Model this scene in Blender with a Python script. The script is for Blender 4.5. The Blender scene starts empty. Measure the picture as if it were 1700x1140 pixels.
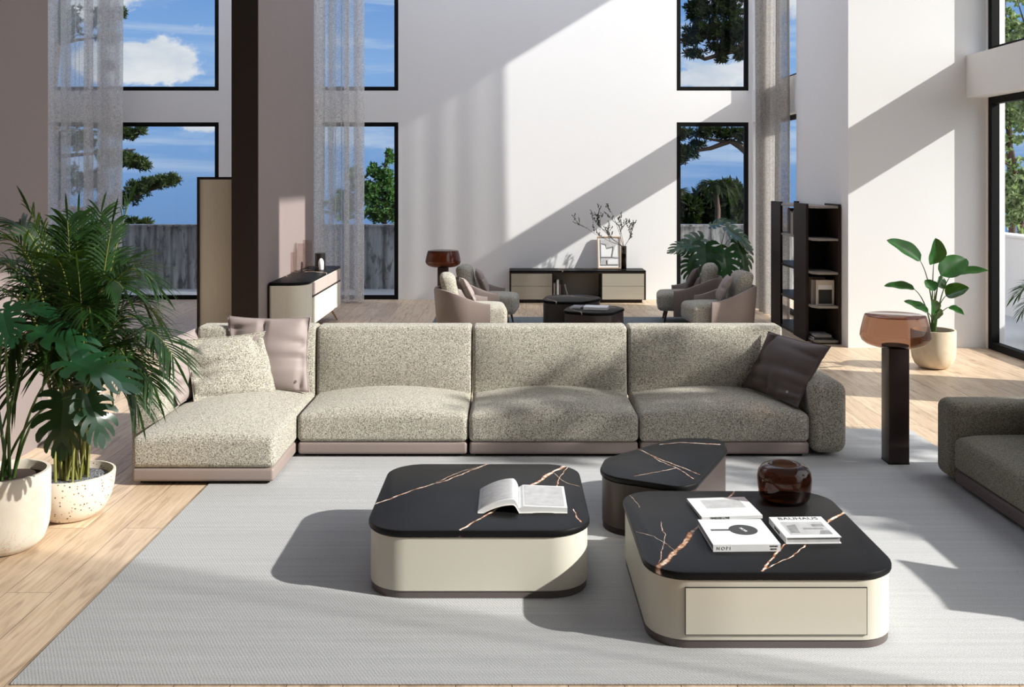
import bpy, math, random
from mathutils import Vector, Matrix, noise as mnoise
R = math.radians
SC = bpy.context.scene
COL = SC.collection

# ---------------------------------------------------------------- camera, sky, sun, exposure
CAM_H, F, CX, HY = 2.2, 1620.0, 850.0, 298.0
cam_d = bpy.data.cameras.new('camera')
cam = bpy.data.objects.new('camera', cam_d)
COL.objects.link(cam)
cam.location = (0, 0, CAM_H)
cam.rotation_euler = (R(90), 0, 0)
cam_d.sensor_width = 36
cam_d.lens = 36 * F / 1700
cam_d.shift_y = (HY - 570) / 1700
cam_d.clip_end = 500
SC.camera = cam
SC.view_settings.view_transform = 'Standard'
SC.view_settings.look = 'None'
SC.view_settings.gamma = 1
SC.view_settings.use_curve_mapping = False
SC.view_settings.exposure = 0.0
SC.cycles.transparent_max_bounces = 32
SC.cycles.max_bounces = 10
SC.cycles.diffuse_bounces = 6
SC.cycles.glossy_bounces = 5
SC.cycles.use_denoising = True
SC.cycles.sample_clamp_indirect = 6

SUN_DIR = Vector((-.60, .20, -.37)).normalized()
sun_d = bpy.data.lights.new('sun', 'SUN')
sun_d.energy = 7.1
sun_d.angle = R(0.7)
sun_d.color = (1.0, .965, .91)
sun = bpy.data.objects.new('sun', sun_d)
COL.objects.link(sun)
sun.location = (30, -8, 22)
sun.rotation_euler = SUN_DIR.to_track_quat('-Z', 'Y').to_euler()

SKY_STRENGTH = .9


class NT:
    """small helper for node trees"""
    def __init__(s, tree):
        s.t = tree
        s.n = tree.nodes
        s.l = tree.links

    def new(s, kind, **kw):
        n = s.n.new(kind)
        for k, v in kw.items():
            setattr(n, k, v)
        return n

    def put(s, sock, v):
        if isinstance(v, bpy.types.NodeSocket):
            s.l.new(v, sock)
        elif v is not None:
            sock.default_value = v

    def math(s, op, a, b=None, c=None, clamp=False):
        n = s.new('ShaderNodeMath', operation=op, use_clamp=clamp)
        s.put(n.inputs[0], a)
        s.put(n.inputs[1], b)
        if c is not None:
            s.put(n.inputs[2], c)
        return n.outputs[0]

    def vmath(s, op, a, b=None, scale=None):
        n = s.new('ShaderNodeVectorMath', operation=op)
        s.put(n.inputs[0], a)
        if b is not None:
            s.put(n.inputs[1], b)
        if scale is not None:
            s.put(n.inputs['Scale'], scale)
        return n.outputs['Value'] if op in ('DOT_PRODUCT', 'LENGTH', 'DISTANCE') else n.outputs[0]

    def noise(s, vec, scale, detail=2, rough=.5, dist=0, out=0):
        n = s.new('ShaderNodeTexNoise')
        s.put(n.inputs['Vector'], vec)
        s.put(n.inputs['Scale'], scale)
        n.inputs['Detail'].default_value = detail
        n.inputs['Roughness'].default_value = rough
        n.inputs['Distortion'].default_value = dist
        return n.outputs[out]

    def ramp(s, fac, stops, interp='LINEAR'):
        n = s.new('ShaderNodeValToRGB')
        n.color_ramp.interpolation = interp
        el = n.color_ramp.elements
        while len(el) < len(stops):
            el.new(.5)
        for e, (p, c) in zip(el, stops):
            e.position = p
            e.color = (*c, 1) if len(c) == 3 else c
        s.put(n.inputs[0], fac)
        return n.outputs[0]

    def mix(s, fac, a, b, mode='MIX'):
        n = s.new('ShaderNodeMix', data_type='RGBA', blend_type=mode)
        s.put(n.inputs[0], fac)
        s.put(n.inputs[6], (*a, 1) if isinstance(a, tuple) and len(a) == 3 else a)
        s.put(n.inputs[7], (*b, 1) if isinstance(b, tuple) and len(b) == 3 else b)
        return n.outputs[2]

    def maprange(s, v, a, b, c=0., d=1., smooth=False):
        n = s.new('ShaderNodeMapRange')
        if smooth:
            n.interpolation_type = 'SMOOTHSTEP'
        s.put(n.inputs[0], v)
        s.put(n.inputs[1], a); s.put(n.inputs[2], b); s.put(n.inputs[3], c); s.put(n.inputs[4], d)
        return n.outputs[0]

    def coords(s, scale=(1, 1, 1), rot=(0, 0, 0), loc=(0, 0, 0), kind='Object'):
        tc = s.new('ShaderNodeTexCoord')
        m = s.new('ShaderNodeMapping')
        m.inputs['Scale'].default_value = scale
        m.inputs['Rotation'].default_value = rot
        m.inputs['Location'].default_value = loc
        s.l.new(tc.outputs[kind], m.inputs[0])
        return m.outputs[0]

    def bump(s, h, strength=.3, dist=.01):
        n = s.new('ShaderNodeBump')
        n.inputs['Strength'].default_value = strength
        n.inputs['Distance'].default_value = dist
        s.put(n.inputs['Height'], h)
        return n.outputs[0]


# sky: blue, paler near the horizon, with cumulus and thin streaks of cloud
w = bpy.data.worlds.new('sky')
SC.world = w
w.use_nodes = True
nt = NT(w.node_tree)
nt.n.clear()
tc = nt.new('ShaderNodeTexCoord')
sep = nt.new('ShaderNodeSeparateXYZ')
nt.l.new(tc.outputs['Generated'], sep.inputs[0])
z = sep.outputs[2]
base = nt.ramp(nt.maprange(z, -.3, .7), [(0, (.16, .17, .16)), (.23, (.15, .2, .26)), (.25, (.17, .32, .62)), (.35, (.22, .42, .78)),
                                         (.42, (.26, .47, .84)), (.52, (.14, .33, .75)), (1, (.08, .22, .62))])
cv = nt.coords((5.2, 5.2, 11.0), loc=(1.3, .4, .2), kind='Generated')
n1 = nt.noise(cv, 1.0, 7, .56, .25)
cum = nt.maprange(n1, .58, .68, 0, .8, True)
elev = nt.math('MULTIPLY', nt.maprange(z, .015, .06, 0, 1, True), nt.maprange(z, .75, .3, .35, 1))
cum = nt.math('MULTIPLY', cum, elev)
sv = nt.coords((3, 3, 30), loc=(.3, 2.2, 0), kind='Generated')
n2 = nt.noise(sv, 1.4, 5, .6, .4)
st = nt.math('MULTIPLY', nt.maprange(n2, .44, .66, 0, .65, True), nt.maprange(z, -.02, .03, 0, 1))
ratio = nt.vmath('DIVIDE', tc.outputs['Generated'], nt.new('ShaderNodeCombineXYZ').outputs[0])
dv = nt.n[-1]
cmb = [q for q in nt.n if q.bl_idname == 'ShaderNodeCombineXYZ'][0]
for q in range(3):
    nt.l.new(sep.outputs[1], cmb.inputs[q])
front = nt.math('GREATER_THAN', sep.outputs[1], .2)
puff = nt.math('MULTIPLY', nt.math('SUBTRACT', nt.noise(nt.coords((22, 22, 34), kind='Generated'), 1.0, 6, .6, .3), .5), 3.2)
for (ax, az, rx, rz) in ((-.375, .122, .065, .022), (-.43, .19, .05, .02), (.205, .108, .055, .02), (-.31, .055, .03, .006), (.25, .19, .05, .03)):
    o2 = nt.vmath('MULTIPLY', nt.vmath('SUBTRACT', ratio, (ax, 1, az)), (1 / rx, 0, 1 / rz))
    blob = nt.maprange(nt.math('ADD', nt.vmath('LENGTH', o2), puff), 1.25, .75, 0, 1, True)
    cum = nt.math('MAXIMUM', cum, nt.math('MULTIPLY', blob, front))
shade = nt.mix(nt.maprange(nt.noise(cv, 2.3, 4), .35, .65), (.62, .70, .82), (1.0, 1.0, 1.0))
c = nt.mix(st, base, (.62, .73, .90))
c = nt.mix(cum, c, shade)
glow = nt.vmath('DOT_PRODUCT', nt.vmath('NORMALIZE', tc.outputs['Generated']), tuple(-SUN_DIR))
haze = nt.maprange(glow, .45, 1.0, 0, 1, True)      # bright hazy sky around the sun
c = nt.mix(haze, c, (2.6, 2.6, 2.6))
bg = nt.new('ShaderNodeBackground')
nt.put(bg.inputs[0], c)
bg.inputs[1].default_value = SKY_STRENGTH
out = nt.new('ShaderNodeOutputWorld')
nt.l.new(bg.outputs[0], out.inputs[0])


# ---------------------------------------------------------------- materials
MATS = {}


def mat(name):
    m = bpy.data.materials.new(name)
    m.use_nodes = True
    nt = NT(m.node_tree)
    bsdf = nt.n['Principled BSDF']
    MATS[name] = m
    return m, nt, bsdf


def plain(name, col, rough=.6, metal=0., var=.06, scale=6, spec=.5, bump=0, bscale=80, coat=0):
    m, nt, b = mat(name)
    co = nt.coords()
    n = nt.noise(co, scale, 3)
    lo = tuple(max(0, c * (1 - var)) for c in col)
    hi = tuple(min(1, c * (1 + var)) for c in col)
    nt.put(b.inputs['Base Color'], nt.mix(n, lo, hi))
    b.inputs['Roughness'].default_value = rough
    b.inputs['Metallic'].default_value = metal
    b.inputs['Specular IOR Level'].default_value = spec
    b.inputs['Coat Weight'].default_value = coat
    if bump:
        nt.put(b.inputs['Normal'], nt.bump(nt.noise(co, bscale, 3), bump, .004))
    return m


plain('white_plaster', (.835, .832, .832), .85, var=.01, scale=2)
plain('white_ceiling', (.8, .8, .8), .9, var=.01)
plain('taupe_plaster', (.245, .198, .186), .8, var=.03, scale=2)
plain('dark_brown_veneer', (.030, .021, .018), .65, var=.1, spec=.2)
plain('black_metal', (.004, .004, .004), .6, var=.1, spec=.15)
plain('dark_bronze', (.022, .016, .014), .42, var=.15, spec=.25)
plain('taupe_plinth', (.115, .095, .09), .45, var=.05)
plain('column_bronze', (.075, .055, .05), .33, metal=.75, var=.12, spec=.3)
plain('taupe_leather', (.27, .215, .195), .5, var=.05, bump=.12, bscale=160)
plain('dark_taupe_cloth', (.115, .088, .083), .62, var=.05, bump=.15, bscale=200)
plain('taupe_satin', (.30, .245, .23), .62, var=.04, bump=.1, bscale=180)
plain('taupe_lacquer', (.050, .035, .031), .4, var=.04, spec=.35)
plain('cream_lacquer', (.60, .575, .49), .38, var=.015)
plain('pale_drawer_front', (.62, .59, .5), .38, var=.015)
plain('pink_drawer', (.50, .41, .375), .45, var=.02)
plain('ivory_wood', (.70, .67, .58), .5, var=.03)
plain('terrace_concrete', (.58, .58, .59), .8, var=.12, scale=2)
plain('bounce_lit_concrete', (.76, .755, .75), .85, var=.05, scale=5)  # paler copy of the parapet concrete; bright bounced light is in its colour
plain('soil', (.035, .018, .012), .95, var=.6, scale=70, bump=1, bscale=60)
plain('bark', (.085, .055, .04), .9, var=.4, scale=14, bump=.6, bscale=20)
plain('white_paper', (.74, .74, .74), .6, var=.02)
plain('grey_paper', (.30, .30, .30), .6, var=.25, scale=25)
plain('mid_grey_print', (.25, .25, .255), .6, var=.45, scale=26)
plain('pale_grey_print', (.46, .455, .455), .6, var=.3, scale=22)
plain('ink', (.012, .012, .012), .6, var=.1)
plain('print_dark', (.045, .045, .045), .55, var=.1)
plain('white_stone', (.85, .82, .76), .6, var=.03)
plain('black_ceramic', (.012, .009, .008), .3, var=.1)
plain('oak_frame', (.42, .30, .20), .5, var=.15)
plain('brass', (.55, .36, .2), .3, metal=.9)
plain('stem_green', (.055, .12, .022), .5, var=.25, scale=12)
plain('cane', (.20, .20, .045), .5, var=.35, scale=18)
plain('wood_leg', (.055, .035, .026), .45, var=.1)
plain('pale_leg', (.35, .27, .2), .45, var=.1)
plain('grey_shelf', (.30, .27, .235), .5, var=.05)
plain('book_cream', (.55, .5, .43), .7)
plain('book_brown', (.12, .08, .06), .7)
plain('book_grey', (.28, .27, .26), .7)
plain('book_taupe', (.34, .28, .25), .7)
plain('book_black', (.02, .02, .02), .6)
plain('book_white', (.75, .74, .72), .7)
plain('twig', (.035, .03, .028), .8)
plain('metal_button', (.45, .42, .4), .4, metal=.8)
plain('grey_trim', (.06, .06, .065), .5)
plain('ground', (.10, .11, .06), .95, var=.5, scale=.5)


def boucle(name, dark, light, scale=62, lo=.42, hi=.56):
    m, nt, b = mat(name)
    co = nt.coords()
    n = nt.noise(co, scale, 2.0, .6, 1.2)
    n2 = nt.noise(co, scale * 2.4, 1, .5, .5)
    v = nt.math('ADD', nt.math('MULTIPLY', n, .78), nt.math('MULTIPLY', n2, .22))
    nt.put(b.inputs['Base Color'], nt.ramp(v, [(lo, dark), (lo + (hi - lo) * .5, tuple((a + c) * .5 for a, c in zip(dark, light))), (hi, light)]))
    b.inputs['Roughness'].default_value = .95
    b.inputs['Specular IOR Level'].default_value = .1
    b.inputs['Sheen Weight'].default_value = .15
    nt.put(b.inputs['Normal'], nt.bump(v, .5, .012))
    return m


boucle('boucle_cream', (.05, .042, .03), (.70, .655, .555), 170, .425, .565)
boucle('boucle_dark', (.05, .042, .03), (.36, .33, .26), 185)


def oak():
    m, nt, b = mat('oak_floor')
    co = nt.coords(rot=(0, 0, R(90)))
    br = nt.new('ShaderNodeTexBrick')
    br.offset = .37
    nt.l.new(co, br.inputs['Vector'])
    br.inputs['Color1'].default_value = (0, 0, 0, 1)
    br.inputs['Color2'].default_value = (1, 1, 1, 1)
    br.inputs['Mortar'].default_value = (.5, .5, .5, 1)
    br.inputs['Scale'].default_value = 1
    br.inputs['Mortar Size'].default_value = .0018
    br.inputs['Brick Width'].default_value = 2.6
    br.inputs['Row Height'].default_value = .245
    tone = br.outputs[0]
    off = nt.vmath('SCALE', nt.vmath('ADD', (0, 0, 0), tone), scale=7.3)
    gv = nt.vmath('ADD', nt.vmath('MULTIPLY', co, (1.3, 16, 1)), off)
    g = nt.noise(gv, 1.6, 6, .62, 1.3)
    gv2 = nt.vmath('ADD', nt.vmath('MULTIPLY', co, (.9, 4.2, 1)), off)
    k = nt.noise(gv2, 2.0, 3, .5, .6)
    col = nt.ramp(g, [(.28, (.40, .285, .185)), (.5, (.67, .51, .355)), (.75, (.80, .645, .48))])
    col = nt.mix(nt.maprange(k, .56, .74, 0, .7, True), col, (.27, .18, .11))
    col = nt.mix(nt.math('MULTIPLY', tone, .45), col, (.42, .30, .20))
    col = nt.mix(br.outputs[1], col, (.10, .06, .035))
    nt.put(b.inputs['Base Color'], col)
    b.inputs['Roughness'].default_value = .42
    nt.put(b.inputs['Normal'], nt.bump(nt.math('SUBTRACT', g, nt.math('MULTIPLY', br.outputs[1], 1.5)), .12, .003))


oak()


def rugmat(name, c1, c2, ridge=.0125):
    m, nt, b = mat(name)
    co = nt.coords()
    sx = nt.new('ShaderNodeSeparateXYZ')
    nt.l.new(co, sx.inputs[0])
    wob = nt.noise(nt.vmath('MULTIPLY', co, (6, 2, 1)), 1.5, 2)
    y = nt.math('ADD', sx.outputs[1], nt.math('MULTIPLY', wob, .012))
    rows = nt.math('SINE', nt.math('MULTIPLY', y, 2 * math.pi / ridge))
    k = nt.math('SINE', nt.math('MULTIPLY', nt.math('ADD', sx.outputs[0], nt.math('MULTIPLY', y, .55)), 2 * math.pi / (ridge * 1.3)))
    h = nt.math('ADD', nt.math('MULTIPLY', rows, .5), nt.math('MULTIPLY', k, .32))
    fine = nt.noise(nt.vmath('MULTIPLY', co, (1, 1, 0)), 140, 2)
    band = nt.noise(nt.vmath('MULTIPLY', co, (.6, 22, 1)), 1.2, 3, .6)
    v = nt.math('ADD', nt.math('MULTIPLY_ADD', h, .22, .5), nt.math('MULTIPLY', nt.math('SUBTRACT', fine, .5), .6))
    col = nt.mix(nt.math('MAXIMUM', nt.math('MINIMUM', v, 1), 0), c1, c2)
    col = nt.mix(nt.maprange(band, .3, .7, 0, .22), col, tuple(c * .62 for c in c1))
    nt.put(b.inputs['Base Color'], col)
    b.inputs['Roughness'].default_value = .95
    b.inputs['Specular IOR Level'].default_value = .1
    nt.put(b.inputs['Normal'], nt.bump(v, .55, .006))


rugmat('grey_rug', (.33, .33, .332), (.66, .66, .662))
rugmat('blue_grey_rug', (.13, .15, .165), (.235, .26, .28), .03)


def concrete():
    m, nt, b = mat('board_concrete')
    co = nt.coords()
    n = nt.noise(nt.vmath('MULTIPLY', co, (1, 1, .10)), 7, 5, .65)
    n2 = nt.noise(nt.vmath('MULTIPLY', co, (1, 1, .35)), 9, 4, .6, .6)
    wv = nt.new('ShaderNodeTexWave')
    wv.bands_direction = 'DIAGONAL'
    nt.l.new(nt.vmath('MULTIPLY', co, (1, 1, 0)), wv.inputs[0])
    wv.inputs['Scale'].default_value = 1.9
    wv.inputs['Distortion'].default_value = .6
    col = nt.ramp(n, [(.3, (.14, .135, .13)), (.5, (.38, .372, .36)), (.72, (.6, .59, .57))])
    col = nt.mix(nt.maprange(n2, .52, .66, 0, .75), col, (.06, .056, .053))
    col = nt.mix(nt.math('MULTIPLY', nt.maprange(wv.outputs[1], .0, .12, 1, 0), .5), col, (.09, .085, .08))
    nt.put(b.inputs['Base Color'], col)
    b.inputs['Roughness'].default_value = .85


concrete()


def grain(name, c1, c2, direction, rough=.42):
    m, nt, b = mat(name)
    co = nt.coords()
    sc = {'z': (60, 60, 1.5), 'x': (1.5, 60, 60), 'y': (60, 1.5, 60)}[direction]
    n = nt.noise(nt.vmath('MULTIPLY', co, sc), 1, 4, .6)
    nt.put(b.inputs['Base Color'], nt.mix(n, c1, c2))
    b.inputs['Roughness'].default_value = rough


grain('champagne_upright', (.52, .49, .41), (.63, .60, .51), 'z', .5)
grain('champagne_level', (.36, .325, .26), (.45, .41, .335), 'x')
grain('ivory_slats', (.70, .67, .57), (.80, .77, .68), 'z')


def stone(name, c1, c2, vein, dots=0, vein_amt=.8):
    m, nt, b = mat(name)
    co = nt.coords()
    n = nt.noise(co, 6, 5, .6, .5)
    col = nt.mix(nt.maprange(n, .3, .7), c1, c2)
    if vein_amt:
        v = nt.math('ABSOLUTE', nt.math('SUBTRACT', nt.noise(nt.vmath('MULTIPLY', co, (1, 1, 2.2)), 2.6, 5, .6, .9), .5))
        col = nt.mix(nt.math('MULTIPLY', nt.maprange(v, 0, .008, 1, 0), nt.maprange(nt.noise(co, 3, 2), .52, .64, 0, vein_amt)), col, vein)
    if dots:
        vo = nt.new('ShaderNodeTexVoronoi')
        vo.inputs['Scale'].default_value = dots
        nt.l.new(co, vo.inputs['Vector'])
        pick = nt.new('ShaderNodeSeparateColor')
        nt.l.new(vo.outputs['Color'], pick.inputs[0])
        msk = nt.math('MULTIPLY', nt.maprange(vo.outputs['Distance'], .22, .30, 1, 0), nt.math('GREATER_THAN', pick.outputs[0], .5))
        col = nt.mix(msk, col, nt.mix(pick.outputs[1], (.05, .03, .02), (.42, .25, .13)))
    nt.put(b.inputs['Base Color'], col)
    b.inputs['Roughness'].default_value = .7
    nt.put(b.inputs['Normal'], nt.bump(n, .1, .01))


stone('veined_stone', (.66, .58, .47), (.74, .69, .60), (.50, .28, .12))
stone('terrazzo', (.68, .58, .47), (.74, .67, .57), (.4, .25, .1), dots=48, vein_amt=0)
stone('travertine', (.60, .49, .34), (.72, .62, .47), (.38, .26, .14), vein_amt=.6)


def pebbles():
    m, nt, b = mat('grey_pebbles')
    co = nt.coords()
    vo = nt.new('ShaderNodeTexVoronoi')
    vo.inputs['Scale'].default_value = 85
    nt.l.new(co, vo.inputs['Vector'])
    pick = nt.new('ShaderNodeSeparateColor')
    nt.l.new(vo.outputs['Color'], pick.inputs[0])
    nt.put(b.inputs['Base Color'], nt.mix(pick.outputs[0], (.05, .052, .06), (.34, .35, .38)))
    nt.put(b.inputs['Normal'], nt.bump(nt.math('SUBTRACT', 1, vo.outputs['Distance']), 1, .012))
    b.inputs['Roughness'].default_value = .7


pebbles()


def leafmat(name, c1, c2, trans=.25, rough=.35, spec=.5):
    m, nt, b = mat(name)
    co = nt.coords()
    n = nt.noise(co, 9, 3)
    col = nt.mix(nt.maprange(n, .3, .7), c1, c2)
    nt.put(b.inputs['Base Color'], col)
    b.inputs['Roughness'].default_value = rough
    b.inputs['Specular IOR Level'].default_value = spec
    tr = nt.new('ShaderNodeBsdfTranslucent')
    nt.put(tr.inputs[0], nt.mix(.5, col, (.25, .45, .03), 'ADD') if False else nt.mix(.5, col, (.22, .42, .03)))
    mx = nt.new('ShaderNodeMixShader')
    mx.inputs[0].default_value = trans
    nt.l.new(b.outputs[0], mx.inputs[1])
    nt.l.new(tr.outputs[0], mx.inputs[2])
    nt.l.new(mx.outputs[0], nt.n['Material Output'].inputs[0])


leafmat('palm_leaf', (.005, .018, .005), (.014, .048, .007), .16, .45, .35)
leafmat('monstera_leaf', (.006, .027, .011), (.010, .055, .020), .10, .28)
leafmat('strelitzia_leaf', (.007, .050, .009), (.016, .095, .013), .15, .32)
leafmat('pine_needles', (.010, .020, .007), (.045, .065, .018), .12, .6, .2)
leafmat('dark_pine_needles', (.006, .010, .005), (.018, .026, .010), .08, .7, .1)
leafmat('fresh_leaves', (.03, .09, .025), (.09, .20, .06), .25, .5, .3)
leafmat('pale_leaves', (.16, .22, .10), (.42, .48, .28), .35, .6, .2)
leafmat('twig_leaf', (.02, .02, .018), (.05, .05, .04), .1, .6, .2)


def glassmat(name, tint, gloss=.5, rough=0.0):
    """thin architectural / tinted glass: tinted see-through with a Fresnel reflection"""
    m, nt, b = mat(name)
    nt.n.remove(b)
    fr = nt.new('ShaderNodeFresnel')
    fr.inputs[0].default_value = 1.45
    tp = nt.new('ShaderNodeBsdfTransparent')
    nt.put(tp.inputs[0], nt.mix(nt.noise(nt.coords(), 1.5), tuple(c * .99 for c in tint), tint))
    gl = nt.new('ShaderNodeBsdfGlossy')
    gl.inputs['Roughness'].default_value = rough
    mx = nt.new('ShaderNodeMixShader')
    geo = nt.new('ShaderNodeNewGeometry')
    nt.put(mx.inputs[0], nt.math('MULTIPLY', nt.math('MULTIPLY', fr.outputs[0], gloss), nt.math('SUBTRACT', 1, geo.outputs['Backfacing'])))
    nt.l.new(tp.outputs[0], mx.inputs[1])
    nt.l.new(gl.outputs[0], mx.inputs[2])
    nt.l.new(mx.outputs[0], nt.n['Material Output'].inputs[0])


glassmat('window_glass', (.97, .985, .98), .5)
glassmat('brown_glass', (.52, .375, .295), 1.0)
glassmat('amber_glass', (.34, .155, .085), 1.0)
glassmat('clear_glass', (.93, .90, .89), 1.0)
glassmat('smoke_glass', (.50, .47, .46), .9)


def opal(name, amount):
    m, nt, b = mat(name)
    nt.n.remove(b)
    tr = nt.new('ShaderNodeBsdfTranslucent')
    nt.put(tr.inputs[0], nt.mix(nt.noise(nt.coords(), 2), (amount * .95, amount * .97, amount), (amount * .93, amount * .96, amount)))
    nt.l.new(tr.outputs[0], nt.n['Material Output'].inputs[0])


opal('opal_fill_back', 1.0)  # translucent panes of the added rooflights, tuned as fill light
opal('opal_fill_left', .9)
opal('opal_fill_front', .36)


def sheer(name, col, opacity):
    m, nt, b = mat(name)
    nt.n.remove(b)
    co = nt.coords()
    weave = nt.noise(nt.vmath('MULTIPLY', co, (1, 1, .2)), 105, 2, .6)
    weave2 = nt.noise(nt.vmath('MULTIPLY', co, (.2, .2, 1)), 105, 2, .6)
    wv = nt.math('MULTIPLY_ADD', nt.math('ADD', weave, weave2), .5, 0)
    c = nt.ramp(wv, [(.38, tuple(x * .78 for x in col)), (.62, tuple(min(1, x * 1.16) for x in col))])
    df = nt.new('ShaderNodeBsdfDiffuse')
    nt.put(df.inputs[0], c)
    tr = nt.new('ShaderNodeBsdfTranslucent')
    nt.put(tr.inputs[0], c)
    m1 = nt.new('ShaderNodeMixShader')
    m1.inputs[0].default_value = .45
    nt.l.new(df.outputs[0], m1.inputs[1])
    nt.l.new(tr.outputs[0], m1.inputs[2])
    tp = nt.new('ShaderNodeBsdfTransparent')
    m2 = nt.new('ShaderNodeMixShader')
    nt.put(m2.inputs[0], nt.maprange(wv, .3, .7, max(0, opacity - .13), min(1, opacity + .13)))
    nt.l.new(tp.outputs[0], m2.inputs[1])
    nt.l.new(m1.outputs[0], m2.inputs[2])
    nt.l.new(m2.outputs[0], nt.n['Material Output'].inputs[0])


sheer('linen_sheer', (.86, .84, .815), .50)
sheer('linen_dense', (.50, .475, .45), .80)
sheer('voile', (.8, .8, .8), .38)


def marble(name, veins):
    """black stone; veins: polylines of (x, y, width) in the table's own space"""
    m, nt, b = mat(name)
    co = nt.coords()
    p2 = nt.vmath('MULTIPLY', co, (1, 1, 0))
    dn = nt.noise(co, 7, 3, .5, out=1)
    dn = nt.vmath('SCALE', nt.vmath('SUBTRACT', dn, (.5, .5, .5)), scale=.05)
    p2 = nt.vmath('MULTIPLY', nt.vmath('ADD', p2, dn), (1, 1, 0))
    total = None
    wn = nt.maprange(nt.noise(co, 6, 2), .3, .7, .35, .85)
    for line in veins:
        for (x0, y0, w0), (x1, y1, w1) in zip(line[:-1], line[1:]):
            ba = Vector((x1 - x0, y1 - y0, 0))
            pa = nt.vmath('SUBTRACT', p2, (x0, y0, 0))
            h = nt.math('MULTIPLY', nt.vmath('DOT_PRODUCT', pa, tuple(ba)), 1 / max(ba.length_squared, 1e-6), clamp=True)
            q = nt.vmath('SUBTRACT', pa, nt.vmath('SCALE', tuple(ba), scale=h))
            d = nt.vmath('LENGTH', q)
            k = nt.maprange(d, nt.math('MULTIPLY', wn, (w0 + w1) * .25), nt.math('MULTIPLY', wn, (w0 + w1) * .5), 1, 0)
            total = k if total is None else nt.math('MAXIMUM', total, k)
    core = nt.math('ADD', nt.math('MULTIPLY', total, .30), nt.math('MULTIPLY', nt.noise(co, 26, 3, .65), .85))
    tint = nt.ramp(core, [(.46, (.08, .028, .010)), (.62, (.30, .12, .045)), (.74, (.62, .46, .34)), (.84, (.80, .76, .72))])
    col = nt.mix(nt.maprange(total, 0, .5), nt.mix(nt.noise(co, 4, 3), (.005, .005, .0055), (.010, .0098, .010)), tint)
    nt.put(b.inputs['Base Color'], col)
    b.inputs['Roughness'].default_value = .42
    b.inputs['Specular IOR Level'].default_value = .16


# ---------------------------------------------------------------- mesh helpers
def P(px, py, Y):
    """a pixel of the photograph at depth Y -> a point of the room"""
    return Vector(((px - CX) * Y / F, Y, CAM_H - (py - HY) * Y / F))


def PZ(px, py, zz):
    Y = F * (CAM_H - zz) / (py - HY)
    return Vector(((px - CX) * Y / F, Y, zz))


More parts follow.
